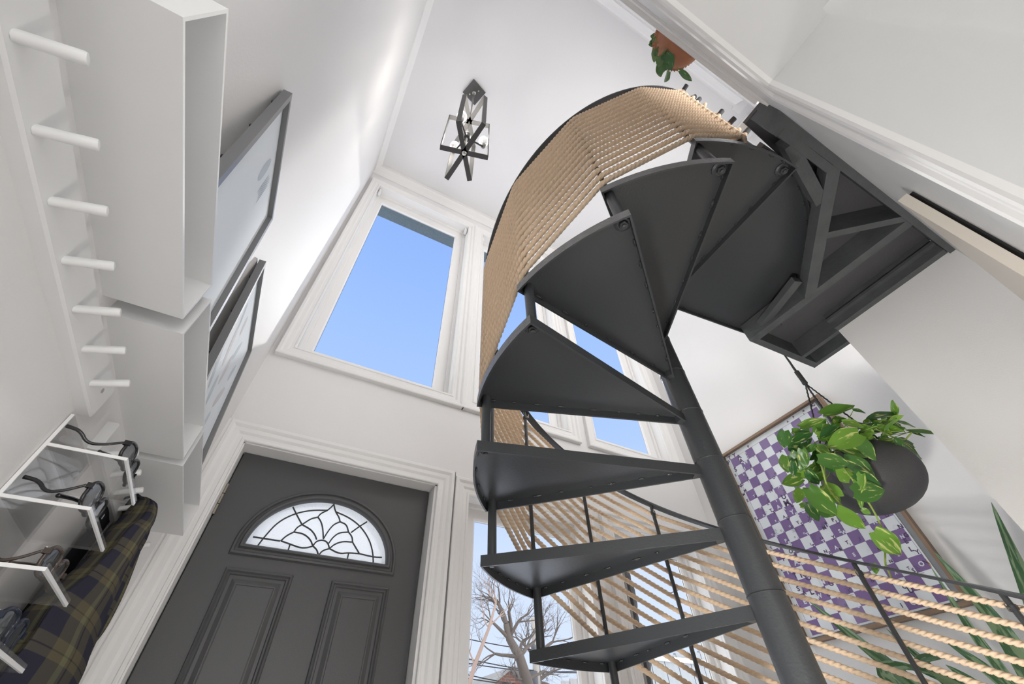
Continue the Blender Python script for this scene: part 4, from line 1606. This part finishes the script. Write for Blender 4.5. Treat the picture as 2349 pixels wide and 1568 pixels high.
# ------------------------------------------------------------------ hanging pothos
HX, HY = 2.164, 0.689
hp = empty('hanging_planter', (HX, HY, 0.72))
tag(hp, 'dark grey egg-shaped pot of trailing variegated pothos hanging from the landing', 'hanging plant')
HX2, HY2 = 2.172, 0.700
mb = MB()
prof = [(.001, .722)]
for i in range(1, 15):
    th = math.pi * (-.5 + .78 * i / 14)
    prof.append((.186 * math.cos(th) ** .92, .862 + .142 * math.sin(th)))
rt, zt = prof[-1]
prof += [(rt - .003, zt + .004), (rt - .010, zt + .002), (rt - .012, zt - .01), (rt - .006, zt - .06)]
mb.lathe([(r_, z_ - .0) for r_, z_ in prof], (HX2, HY2, 0), 56)
mb.build('pot', POTB, hp, smooth=True, auto=60)
mb = MB()
mb.lathe([(.001, zt - .022), (rt - .008, zt - .022)], (HX2, HY2, 0), 40)
mb.build('soil', mat('dark_soil', (0.05, 0.035, 0.025), 1.0, bump=1, bscale=80), hp)
mb = MB()
k0 = Vector((HX, HY, 1.385))
mb.tube([(HX, HY, 1.612), (HX + .002, HY, 1.55), (HX - .001, HY + .001, 1.50), (HX, HY, 1.475)], [.004, .0055, .006, .006], 8)
h_ = []
for i in range(90):
    th = i * .7
    z = 1.478 - i * .00085
    h_.append((HX + .0085 * math.cos(th), HY + .0085 * math.sin(th), z))
mb.tube(h_, .0042, 7)
mb.sphere((HX, HY, 1.395), .0135, 12, 8)
mb.build('hanger_knot', CORD, hp, smooth=True)
for th in (20, 110, 200, 290):
    a = R(th)
    e = (HX2 + rt * math.cos(a), HY2 + rt * math.sin(a), zt)
    p = []
    for i in range(60):
        t = i / 59
        p.append((HX + (e[0] - HX) * t + .0012 * math.cos(t * 120), HY + (e[1] - HY) * t + .0012 * math.sin(t * 120), 1.392 + (e[2] - 1.392) * t))
    MB().tube(p, .0038, 6).build('hanger_cord', CORD, hp, smooth=True)
rnd = random.Random(11)
mb = MB()
stems = MB()
cen = Vector((HX2, HY2, .97))
for L_ in LV:
    b, t, wd = Vector(L_[:3]), Vector(L_[3:6]), L_[6]
    out = ((b + t) / 2 - cen).normalized() * .5 + Vector((rnd.uniform(-.2, .2) - .35, rnd.uniform(-.2, .2) - .35, rnd.uniform(.0, .5) - .25))
    heart_leaf(mb, b, t, wd * 1.3, out.normalized() * (-1 if rnd.random() < .0 else 1), rnd.random() ** 1.3, fold=rnd.uniform(.05, .4), droop=rnd.uniform(0, .18))
    src = cen + Vector((rnd.uniform(-.08, .08), rnd.uniform(-.08, .08), rnd.uniform(-.02, .03)))
    mid = (src + b) / 2 + Vector((0, 0, .03))
    if (b - cen).length < .33:
        stems.tube([src, mid, b], .0016, 5)
for i in range(105):
    a, rr_ = rnd.uniform(0, 2 * math.pi), rnd.uniform(.03, .20)
    b = cen + Vector((rr_ * math.cos(a) - .02, rr_ * math.sin(a), rnd.uniform(-.01, .10)))
    dd = Vector((math.cos(a + rnd.uniform(-.9, .9)), math.sin(a + rnd.uniform(-.9, .9)), rnd.uniform(-.7, .4)))
    ln = rnd.uniform(.05, .085)
    heart_leaf(mb, b, b + dd.normalized() * ln, ln * rnd.uniform(.6, .8), Vector((rnd.uniform(-.5, .5), rnd.uniform(-.5, .5), 1)), rnd.random() ** 1.3, droop=rnd.uniform(.05, .2))
mb.build('foliage', POTHOS, hp, smooth=True)
VINES = [[(1.885, .667, .774), (1.951, .690, .725), (1.996, .706, .691), (2.046, .733, .646), (2.066, .749, .624), (2.091, .786, .583), (2.112, .828, .539), (2.131, .836, .524), (2.154, .851, .501)],
         [(2.03, .69, .95), (1.90, .68, .90), (1.885, .667, .774)], [(2.05, .72, .97), (1.86, .72, .90), (1.817, .713, .824), (1.845, .744, .785), (1.877, .759, .758), (1.928, .773, .723), (1.943, .779, .712)],
         [(1.752, .791, .763), (1.802, .768, .758), (1.834, .747, .761), (1.95, .73, .93)], [(2.098, .556, 1.011), (2.154, .546, .993), (2.242, .534, .962), (2.26, .489, .989)]]
for V in VINES:
    q = V
    for _ in range(2):
        q2 = [q[0]]
        for a, b in zip(q[:-1], q[1:]):
            q2 += [tuple(a[i] * .75 + b[i] * .25 for i in range(3)), tuple(a[i] * .25 + b[i] * .75 for i in range(3))]
        q = q2 + [q[-1]]
    stems.tube(q, .0034, 7)
stems.build('vines', STEM, hp, smooth=True)

# ------------------------------------------------------------------ tall snake plant in the corner behind the stairs
sp_ = empty('snake_plant', (2.47, 0.86, FZ))
tag(sp_, 'tall snake plant with mottled green blades in front of the poster, behind the ropes', 'plant')
mb = MB()
mb.lathe([(.001, 0), (.13, 0), (.16, .30), (.17, .32), (.16, .33), (.15, .31), (.001, .29)], (2.47, .86, FZ), 36)
mb.build('pot', POTB, sp_, smooth=True, auto=50)


def blade(pts, wd, name='blade', tipc=None, face=(-1, 0, .1)):
    mb = MB()
    P = pts
    n = 26
    rows = []
    ff = Vector(face)
    for i in range(n + 1):
        q = i / n
        p = Vector(spl([tuple(x) for x in P], q))
        p2 = Vector(spl([tuple(x) for x in P], min(1, q + .02)))
        p1 = Vector(spl([tuple(x) for x in P], max(0, q - .02)))
        d = (p2 - p1).normalized()
        s = d.cross(ff).normalized()
        u = s.cross(d)
        hw = wd / 2 * min(1, .55 + q * 1.2) * (1 - max(0, (q - .45) / .55) ** 2.2) + .0006
        row = [p + s * hw * f + u * (hw * .35 * f * f) + u * .004 * math.sin(q * 14 + f) for f in (-1, -.6, -.2, .2, .6, 1)]
        rows.append(row)
    b0 = mb.grid(rows)
    for i in range(n + 1):
        for k in range(6):
            mb.uv[b0 + i * 6 + k] = (k * .12, i / n * 6)
            mb.rnd[b0 + i * 6 + k] = .3 + .4 * ((wd * 37) % 1)
    return mb.build(name, SNAKE, sp_, smooth=True)


blade([(2.46, .86, -.65), (2.46, .75, -.1), (2.44, .66, .18), (2.42, .573, .42), (2.42, .475, .703)], .065)
blade([(2.48, .90, -.65), (2.47, .84, -.2), (2.46, .755, .16), (2.46, .735, .36), (2.46, .763, .622)], .070)
blade([(2.43, .88, -.65), (2.42, .84, -.2), (2.41, .80, .14), (2.41, .805, .36), (2.40, .788, .562)], .035)
blade([(2.44, .92, -.65), (2.42, .96, -.1), (2.40, 1.06, .17), (2.38, 1.20, .385), (2.37, 1.33, .582)], .052)
blade([(2.42, .88, -.65), (2.40, .90, -.1), (2.39, .95, .15), (2.38, 1.01, .29), (2.37, 1.063, .402)], .034)
blade([(2.45, .86, -.65), (2.44, .82, -.1), (2.42, .80, .12), (2.40, .84, .24), (2.38, .90, .335)], .045)
blade([(2.40, .88, -.65), (2.38, .84, -.15), (2.37, .85, .10), (2.36, .88, .19), (2.35, .93, .26)], .050)
blade([(2.38, .90, -.65), (2.33, .98, -.1), (2.30, 1.08, .17), (2.30, 1.13, .265), (2.31, 1.05, .27), (2.33, .98, .235)], .045, face=(-1, 0, .6))
blade([(2.40, .86, -.65), (2.37, .86, -.1), (2.36, .92, .17), (2.36, 1.02, .270), (2.36, .93, .285), (2.36, .86, .25)], .040, face=(-1, 0, .8))
MB().tube([(2.40, .788, .562), (2.399, .786, .575), (2.398, .789, .588)], [.0022, .0018, .0006], 6).build('dry_tip', mat('dry_orange_tip', (0.5, 0.28, 0.08), .8), sp_)

# ------------------------------------------------------------------ chandelier
LX, LY = 0.22, 0.88
lamp = empty('chandelier', (LX, LY, CZ))
tag(lamp, 'dark metal chandelier of crossed rectangular frames with three clear bulbs, on the ceiling', 'chandelier')
mb = MB()
a = R(18.4)
c_, s_ = math.cos(a), math.sin(a)
h = .073
poly = [(LX + x * c_ - y * s_, LY + x * s_ + y * c_) for x, y in ((-h, -h), (h, -h), (h, h), (-h, h))]
mb.prism(poly, CZ - .018, CZ)
cp = mb.build('canopy', LAMPM, lamp)
mb = MB()
for x, y in ((-.03, .03), (.03, -.03)):
    mb.tube([(LX + x, LY + y, CZ - .024), (LX + x, LY + y, CZ - .018)], .006, 10)
mb.lathe([(.016, 0), (.016, -.02), (.006, -.03)], (LX, LY, CZ - .018), 16)
mb.build('screw', CHROME, cp)
MB().tube([(LX, LY, CZ - .03), (LX, LY, 2.70)], .0062, 10).build('rod', CHROME, lamp, smooth=True)
ZB_, ZT_ = 2.69, 3.36
for ang, hl in ((55, .176), (-15.6, .148), (100, .206)):
    d = Vector((math.cos(R(ang)), math.sin(R(ang)), 0))
    c0 = Vector((LX, LY, 0))
    mb = MB()
    wz, wt = .030, .006
    e0, e1 = c0 - d * hl, c0 + d * hl
    for z in (ZB_ + .0, ZT_):
        mb.bar(e0 + Vector((0, 0, z)), e1 + Vector((0, 0, z)), wz, wt)
    for e in (e0, e1):
        mb.bar(e + Vector((0, 0, ZB_)), e + Vector((0, 0, ZT_)), wz if True else wt, wt, up=d)
    mb.build('strap_frame', LAMPM, lamp)
mb = MB()
mb.lathe([(.0001, -.020), (.014, -.018), (.016, -.010), (.010, -.003), (.006, 0)], (LX, LY, ZB_), 20)
mb.build('finial', CHROME, lamp, smooth=True)
mb = MB()
mb.lathe([(.0001, 2.965), (.022, 2.965), (.026, 2.975), (.026, 3.005), (.028, 3.005), (.028, 3.018), (.0001, 3.020)], (LX, LY, 0), 24)
hub = mb.build('hub', LAMPM, lamp, smooth=True, auto=40)
for ang in (-7, 113, 229):
    d = Vector((math.cos(R(ang)), math.sin(R(ang)), 0))
    e = Vector((LX, LY, 2.935)) + d * .118
    MB().bar(Vector((LX, LY, 2.975)) + d * .02, e + Vector((0, 0, -.004)), .010, .006).build('arm', LAMPM, lamp)
    mb = MB()
    mb.lathe([(.0001, 0), (.013, 0), (.018, .008), (.0185, .012), (.0185, .028), (.015, .030), (.015, .050), (.0001, .052)], tuple(e), 20)
    so = mb.build('socket', CHROME, lamp, smooth=True, auto=40)
    mb = MB()
    mb.lathe([(.013, .048), (.014, .058), (.026, .075), (.034, .098), (.032, .118), (.020, .136), (.0001, .142)], tuple(e), 24)
    bu = mb.build('bulb', BULBG, lamp, smooth=True)
    mb = MB()
    mb.tube([e + Vector((-.006, 0, .060)), e + Vector((-.008, 0, .088)), e + Vector((0, .004, .100)), e + Vector((.008, 0, .088)), e + Vector((.006, 0, .060))], .0022, 6)
    FIL = bpy.data.materials.get('lit_filament')
    if not FIL:
        FIL = bpy.data.materials.new('lit_filament')
        nt, N, LK = nodes_of(FIL)
        em = N('ShaderNodeEmission')
        em.inputs[0].default_value = (1, .93, .82, 1)
        em.inputs[1].default_value = 7
        oo = N('ShaderNodeOutputMaterial')
        LK(em.outputs[0], oo.inputs[0])
    mb.build('filament', FIL, bu)
    pl = bpy.data.lights.new('bulb_light', 'POINT')
    pl.energy = BULB
    pl.shadow_soft_size = .03
    pl.color = (1, .95, .88)
    po = bpy.data.objects.new('bulb_light', pl)
    col.objects.link(po)
    po.location = e + Vector((0, 0, .17))

# ------------------------------------------------------------------ terracotta pot hanging over the ledge upstairs
tp = empty('potted_plant', (0.72, -0.06, 1.78))
tag(tp, 'small round-leaved plant in a terracotta pot on the ledge near the ceiling', 'potted plant')
tcx, tcy, tz = 0.700, -0.128, 1.77
mb = MB()
mb.lathe([(.0001, 0), (.045, .002), (.066, .020), (.082, .055), (.088, .090), (.094, .092), (.096, .112), (.090, .114), (.084, .100)], (tcx, tcy, tz), 40)
pt_ = mb.build('pot', TERRA, tp, smooth=True, auto=40)
mb = MB()
for i in range(56):
    th = 2 * math.pi * i / 56
    mb.sphere((tcx + .096 * math.cos(th), tcy + .096 * math.sin(th), tz + .100), .0045, 6, 4)
mb.build('beaded_rim', TERRA, pt_, smooth=True)
mb = MB()
st = MB()
rnd = random.Random(3)
for bx, by, bz, tx, ty, tz2, wd in ((.625, -.03, 1.80, .61, .005, 1.76, .030), (.645, -.01, 1.80, .66, .035, 1.77, .030), (.655, -.03, 1.79, .70, .012, 1.765, .050),
                                    (.60, -.06, 1.82, .585, -.035, 1.79, .022), (.68, .005, 1.78, .655, .055, 1.76, .028), (.70, .015, 1.78, .70, .070, 1.755, .034),
                                    (.66, .02, 1.80, .69, .062, 1.79, .030), (.74, -.015, 1.79, .80, .0, 1.78, .024), (.61, -.02, 1.79, .625, .03, 1.76, .024), (.67, -.05, 1.82, .64, -.02, 1.78, .040)):
    by, ty = -.135 + (by + .06) * .72 + .06 - .012, -.075 + (ty + .05) * .72 - .010
    heart_leaf(mb, (bx, by, bz), (tx, ty, tz2), wd, Vector((rnd.uniform(-.3, .3), .3, -1)), rnd.random(), fold=.15, droop=.05)
    st.tube([(tcx + (bx - tcx) * .5, tcy + (by - tcy) * .6, tz + .12), ((tcx + bx) / 2 - .01, (tcy + by) / 2 + .03, tz + .10), (bx, by, bz)], .0016, 5)
for i in range(26):
    th = rnd.uniform(0, 6.28)
    b = Vector((tcx + .07 * math.cos(th), tcy + .07 * math.sin(th), tz + .12))
    dd = Vector((math.cos(th), math.sin(th), rnd.uniform(-.4, .6)))
    heart_leaf(mb, b, b + dd * .035, .028, Vector((0, 0, 1)), rnd.random(), fold=.15)
mb.build('foliage', SMALLL, tp, smooth=True)
st.build('stems', STEM, tp, smooth=True)

# white framed air vent high on the right
vent = empty('ceiling_vent', (2.655, -0.09, CZ))
tag(vent, 'white framed air vent on the ceiling above the end of the ropes', 'vent')
mb = MB()
mb.box(2.59, -.17, CZ - .022, 2.72, -.155, CZ)
mb.box(2.59, -.025, CZ - .022, 2.72, -.01, CZ)
mb.box(2.59, -.155, CZ - .022, 2.603, -.025, CZ)
mb.box(2.707, -.155, CZ - .022, 2.72, -.025, CZ)
mb.build('frame', TRIM, vent)
mb = MB()
mb.box(2.603, -.155, CZ - .012, 2.707, -.025, CZ - .004)
mb.build('panel', CREAM, vent)
# ------------------------------------------------------------------ outside
mb = MB()
mb.box(-0.9, 2.15, 4.03, 3.2, 2.30, 4.6)
EA = mb.build('eave', EAVE, None)
struct(EA)
EA.name = 'trim_9'


def grow(mb, p, d, L, r, depth, rnd, spread, tw, up=.25):
    segs = 4
    pts, rs = [p], [r]
    for i in range(segs):
        d = (d + Vector((rnd.gauss(0, .16), rnd.gauss(0, .16), rnd.gauss(0, .12) + up * .12))).normalized()
        p = p + d * (L / segs)
        pts.append(p)
        rs.append(r * (1 - .38 * (i + 1) / segs))
    (mb if depth > 1 else tw).tube(pts, rs, 7 if depth > 2 else (5 if depth > 1 else 3), caps=False)
    if depth == 0:
        return
    n = 3 if depth > 1 else 4
    for k in range(n):
        j = rnd.choice([2, 3, 4]) if k else 4
        a = Vector((rnd.gauss(0, 1), rnd.gauss(0, 1), rnd.gauss(0, 1)))
        a = (a - d * a.dot(d)).normalized()
        nd = (d + a * rnd.uniform(.45, 1.0) * spread).normalized()
        grow(mb, pts[j], nd, L * rnd.uniform(.62, .82), rs[j] * .62, depth - 1, rnd, spread, tw)


def tree(base, d, L, r, depth, seed, label, spread=.8, cat='tree'):
    rnd = random.Random(seed)
    t = empty('bare_tree', base)
    tag(t, label, cat)
    mb, tw = MB(), MB()
    grow(mb, Vector(base), Vector(d).normalized(), L, r, depth, rnd, spread, tw)
    mb.build('branches', BARK, t, smooth=True)
    tw.build('twigs', TWIG, t)
    return t


rnd = random.Random(12)
t = empty('bare_tree', (5.62, 9.0, -0.9))
tag(t, 'large bare winter tree with dense dark twigs seen through the left lower window', 'tree')
mb, tw = MB(), MB()
TR_ = [(5.62, 9, -.9), (5.48, 9, .2), (5.30, 9, 1.05), (5.20, 9, 1.38), (5.06, 9, 1.75), (4.84, 9.02, 2.05), (4.76, 9, 2.30)]
mb.tube(TR_, [.17, .15, .13, .115, .095, .075, .06], 9)
for p, d, L, r in ((TR_[6], (-.05, 0, 1), .50, .05), (TR_[6], (-.55, .2, .8), .50, .045), (TR_[5], (-.9, 0, .35), .50, .04), (TR_[5], (.5, .1, .9), .52, .05),
                   (TR_[4], (.75, 0, .75), .55, .045), (TR_[4], (-.9, .2, .15), .52, .04), (TR_[3], (1, 0, .35), .50, .035), (TR_[3], (-1, 0, .1), .45, .03),
                   (TR_[2], (-1, 0, .4), .42, .03), (TR_[5], (.2, -.5, .9), .45, .04), (TR_[4], (.3, .5, .8), .5, .04)):
    grow(mb, Vector(p), Vector(d).normalized(), L, r, 4, rnd, .9, tw)
mb.build('branches', BARK, t, smooth=True)
tw.build('twigs', TWIG, t)
t = empty('bare_tree', (6.15, 9.9, -0.9))
tag(t, 'smaller bare tree with arching limbs to the right of the utility pole', 'tree')
mb, tw = MB(), MB()
T2_ = [(6.05, 9.9, -.9), (6.03, 9.9, .6), (5.98, 9.9, 1.5), (5.99, 9.9, 1.9)]
mb.tube(T2_, [.12, .11, .10, .08], 9)
for p, d, L, r in ((T2_[3], (.1, 0, 1), .55, .05), (T2_[3], (.9, 0, .8), .6, .05), (T2_[2], (1, 0, .5), .6, .045), (T2_[3], (-.4, .2, 1), .5, .04), (T2_[2], (.9, 0, .15), .55, .035)):
    grow(mb, Vector(p), Vector(d).normalized(), L, r, 4, rnd, .9, tw)
mb.build('branches', BARK, t, smooth=True)
tw.build('twigs', TWIG, t)
SAPL = mat('pinkish_bark', (0.26, 0.19, 0.16), 0.9)
t = empty('bare_tree', (3.2, 8.0, -0.9))
tag(t, 'slender pinkish bare tree slanting across the left edge of the lower window', 'tree')
mb, tw = MB(), MB()
T3_ = [(3.0, 8, -.9), (3.35, 8, .6), (3.62, 8, 1.4), (3.88, 8, 1.95), (4.02, 8, 2.35)]
mb.tube(T3_, [.05, .045, .036, .028, .02], 7)
for p, d, L, r in ((T3_[4], (.25, 0, 1), .35, .016), (T3_[4], (-.5, 0, .8), .35, .014), (T3_[3], (.8, 0, .7), .4, .016), (T3_[2], (-.6, 0, .9), .4, .015), (T3_[3], (-.7, 0, .6), .35, .012)):
    grow(mb, Vector(p), Vector(d).normalized(), L, r, 3, rnd, .7, tw)
mb.build('branches', SAPL, t, smooth=True)
tw.build('twigs', TWIG, t)
up_ = empty('utility_pole', (5.75, 9.6, -0.9))
tag(up_, 'weathered wooden utility pole rising between the two dark bare trees', 'pole')
MB().tube([(5.80, 9.6, -.9), (5.80, 9.6, 2.62)], [.085, .065], 14).build('post', POLEW, up_, smooth=True)
mb = MB()
mb.tube([(5.66, 9.5, 1.35), (5.66, 9.5, 1.62)], .09, 14)
mb.sphere((5.70, 9.5, 2.05), .06, 10, 8)
mb.build('fittings', mat('dark_grey_metal', (.08, .08, .09), .6), up_, smooth=True)
for i, (z, dz) in enumerate(((1.42, .02), (1.55, .05), (1.66, -.03), (1.80, .06), (1.93, -.02), (2.25, .02))):
    mb = MB()
    mb.tube([(3.0 + 6 * t, 9.4 + i * .05, z + dz * 3 * t - .25 * math.sin(math.pi * t)) for t in [j / 12 for j in range(13)]], .010, 5)
    o = mb.build('overhead_wire', WIRE)
    tag(o, 'black overhead wire crossing behind the bare trees, ' + ('lowest of six', 'second lowest of six', 'third from the bottom', 'third from the top', 'second highest of six', 'highest of six')[i], 'wire', 'overhead wires outside the lower windows')
mb = MB()
mb.tube([(4.2, 3.9, 1.46), (5.6, 4.6, 1.95)], .006, 5)
tag(mb.build('overhead_wire', WIRE), 'thin wire slanting across the sky in the right lower window', 'wire')
ho = empty('house', (6.3, 12, -0.9))
tag(ho, 'neighbouring house with grey shingle roof and red brick gable behind the trees', 'house')
mb = MB()
b = len(mb.v)
mb.v += [(5.55, 12, -.9), (7.05, 12, -.9), (7.05, 12, 1.66), (6.38, 12, 2.04), (5.75, 12, 1.66), (5.55, 12, 1.5)]
mb.v += [(x, 14.5, z) for x, y, z in mb.v[b:b + 6]]
mb.f += [(b, b + 1, b + 2, b + 3, b + 4, b + 5), tuple(b + 6 + i for i in (5, 4, 3, 2, 1, 0)), (b + 1, b + 7, b + 8, b + 2), (b, b + 5, b + 11, b + 6)]
mb.mi += [0] * 4
mb.build('brick_gable', BRICK, ho)
mb = MB()
mb.bar((6.38, 11.85, 2.06), (7.12, 11.85, 1.62), .5, .05, up=(0, 0, 1))
for a, c in (((6.38, 2.08), (5.70, 1.66)), ((6.38, 2.08), (7.12, 1.62))):
    mb.grid([[(a[0], 11.8, a[1]), (c[0], 11.8, c[1])], [(a[0], 14.6, a[1]), (c[0], 14.6, c[1])]])
    mb.grid([[(a[0], 11.8, a[1] - .05), (c[0], 11.8, c[1] - .05)], [(a[0], 11.8, a[1]), (c[0], 11.8, c[1])]])
mb.grid([[(5.0, 11.9, 1.55), (5.75, 11.9, 1.62), (6.3, 11.9, 2.06)], [(5.3, 14.6, 1.75), (5.9, 14.6, 2.0), (6.35, 14.6, 2.12)]])
mb.build('roof', ROOFM, ho)
fe = empty('fence', (4.4, 6.2, -0.9))
tag(fe, 'grey board fence behind the lower window, below the tree line', 'fence')
rnd = random.Random(8)
for i in range(16):
    x = 4.15 + i * .145
    h_ = .98 + rnd.uniform(-.01, .03)
    mb = MB()
    mb.box(x, 6.2, -.9, x + .135, 6.225, h_)
    mb.build('board', FENCE, fe)
mb = MB()
mb.box(4.1, 6.22, .70, 6.6, 6.27, .78)
mb.build('rail', FENCE, fe)
pc = empty('porch_column', (2.35, 2.6, -0.9))
tag(pc, 'dark brown board porch column outside the right lower window', 'column')
MB().box(2.12, 2.52, -.9, 2.33, 2.72, 1.30).build('boards', PORCH, pc)
vn = MB()
rnd = random.Random(5)
rows = []
for i in range(70):
    z = -.9 + i * .033
    rows.append([(2.385 + (.055 + .016 * math.sin(z * 17 + k) + rnd.uniform(-.008, .008)) * math.cos(k * .524), 2.60 + (.05 + rnd.uniform(-.006, .006)) * math.sin(k * .524), z + .01 * math.sin(k * 2.2 + z * 9)) for k in range(12)])
vn.grid(rows, closed=True)
tk = vn.build('tree_trunk', BRICKB, None)
tag(tk, 'rough black bark trunk pressed against the brown porch column', 'tree trunk')
sd2 = empty('neighbour_shed', (4.4, 4.0, -0.9))
tag(sd2, 'grey blue vertical siding of a shed low in the right lower window', 'shed')
for i in range(9):
    x = 3.62 + i * .19
    MB().box(x, 4.0, -.9, x + .182, 4.04, .86 + .022 * i + .05 * (i % 2) * 0).build('siding_board', SIDING, sd2)
MB().box(3.6, 3.98, .84, 5.4, 4.10, .88).build('cap', mat('white_cap', (.7, .7, .72), .7), sd2)
mb = MB()
mb.tube([(3.86, 3.2, .92), (3.95, 3.2, 1.06), (4.02, 3.2, 1.07)], .012, 6)
mb.tube([(3.80, 3.2, .70), (3.80, 3.2, .84)], .010, 6)
tag(mb.build('service_bracket', mat('galvanised', (.25, .28, .28), .5, metal=.6)), 'small metal service bracket against the sky in the right lower window', 'bracket')
# snow covered ground
gs = MB()
gs.box(-30, 2.6, -1.35, 40, 60, -1.05)
struct(gs.build('ground', SNOWM))

# added globe light on the hall floor, unseen, brightens the lower hall
FILLGLOBE = bpy.data.materials.new('fill_globe_glow')
nt, N, LK = nodes_of(FILLGLOBE)
em = N('ShaderNodeEmission')
em.inputs[0].default_value = (1, .97, .93, 1)
em.inputs[1].default_value = GLW
oo = N('ShaderNodeOutputMaterial')
LK(em.outputs[0], oo.inputs[0])
for gx, gy, gr, lab in ((1.05, 0.55, .085, 'added small white globe fill light, unseen, beside the staircase pole'), ):
    gl = empty('fill_globe', (gx, gy, FZ))
    tag(gl, lab, 'fill light')
    MB().lathe([(.001, 0), (.09, 0), (.09, .015), (.03, .02), (.03, .05)], (gx, gy, FZ), 24).build('base', CHROME, gl, smooth=True, auto=40)
    MB().sphere((gx, gy, FZ + .045 + gr), gr, 32, 20).build('globe', FILLGLOBE, gl, smooth=True)

# added fill spotlight, unseen by the left wall, brightens the far side
fs = empty('fill_spotlight', (-0.22, 0.55, FZ))
tag(fs, 'added black fill spotlight, unseen by the left wall and aimed at the poster side', 'fill light')
SPP, SPT = Vector((-0.22, 0.55, FZ + .16)), Vector((2.25, 0.35, 0.75))
sdir = (SPT - SPP).normalized()
MB().lathe([(.001, 0), (.07, 0), (.07, .012), (.012, .016), (.012, .10), (.001, .10)], (-0.22, 0.55, FZ), 24).build('base', STEELS, fs, smooth=True, auto=40)
MB().tube([SPP - sdir * .08, SPP - sdir * .06, SPP + sdir * .02], [.03, .05, .055], 20, caps=False).build('shade', STEELS, fs, smooth=True)
sl = bpy.data.lights.new('fill_spot_light', 'SPOT')
sl.energy = SPOTW
sl.spot_size = R(84)
sl.spot_blend = 1.0
sl.shadow_soft_size = .12
sl.color = (1, .975, .94)
so_ = bpy.data.objects.new('fill_spot_light', sl)
col.objects.link(so_)
so_.location = SPP + sdir * .16
so_.rotation_euler = sdir.to_track_quat('-Z', 'Y').to_euler()
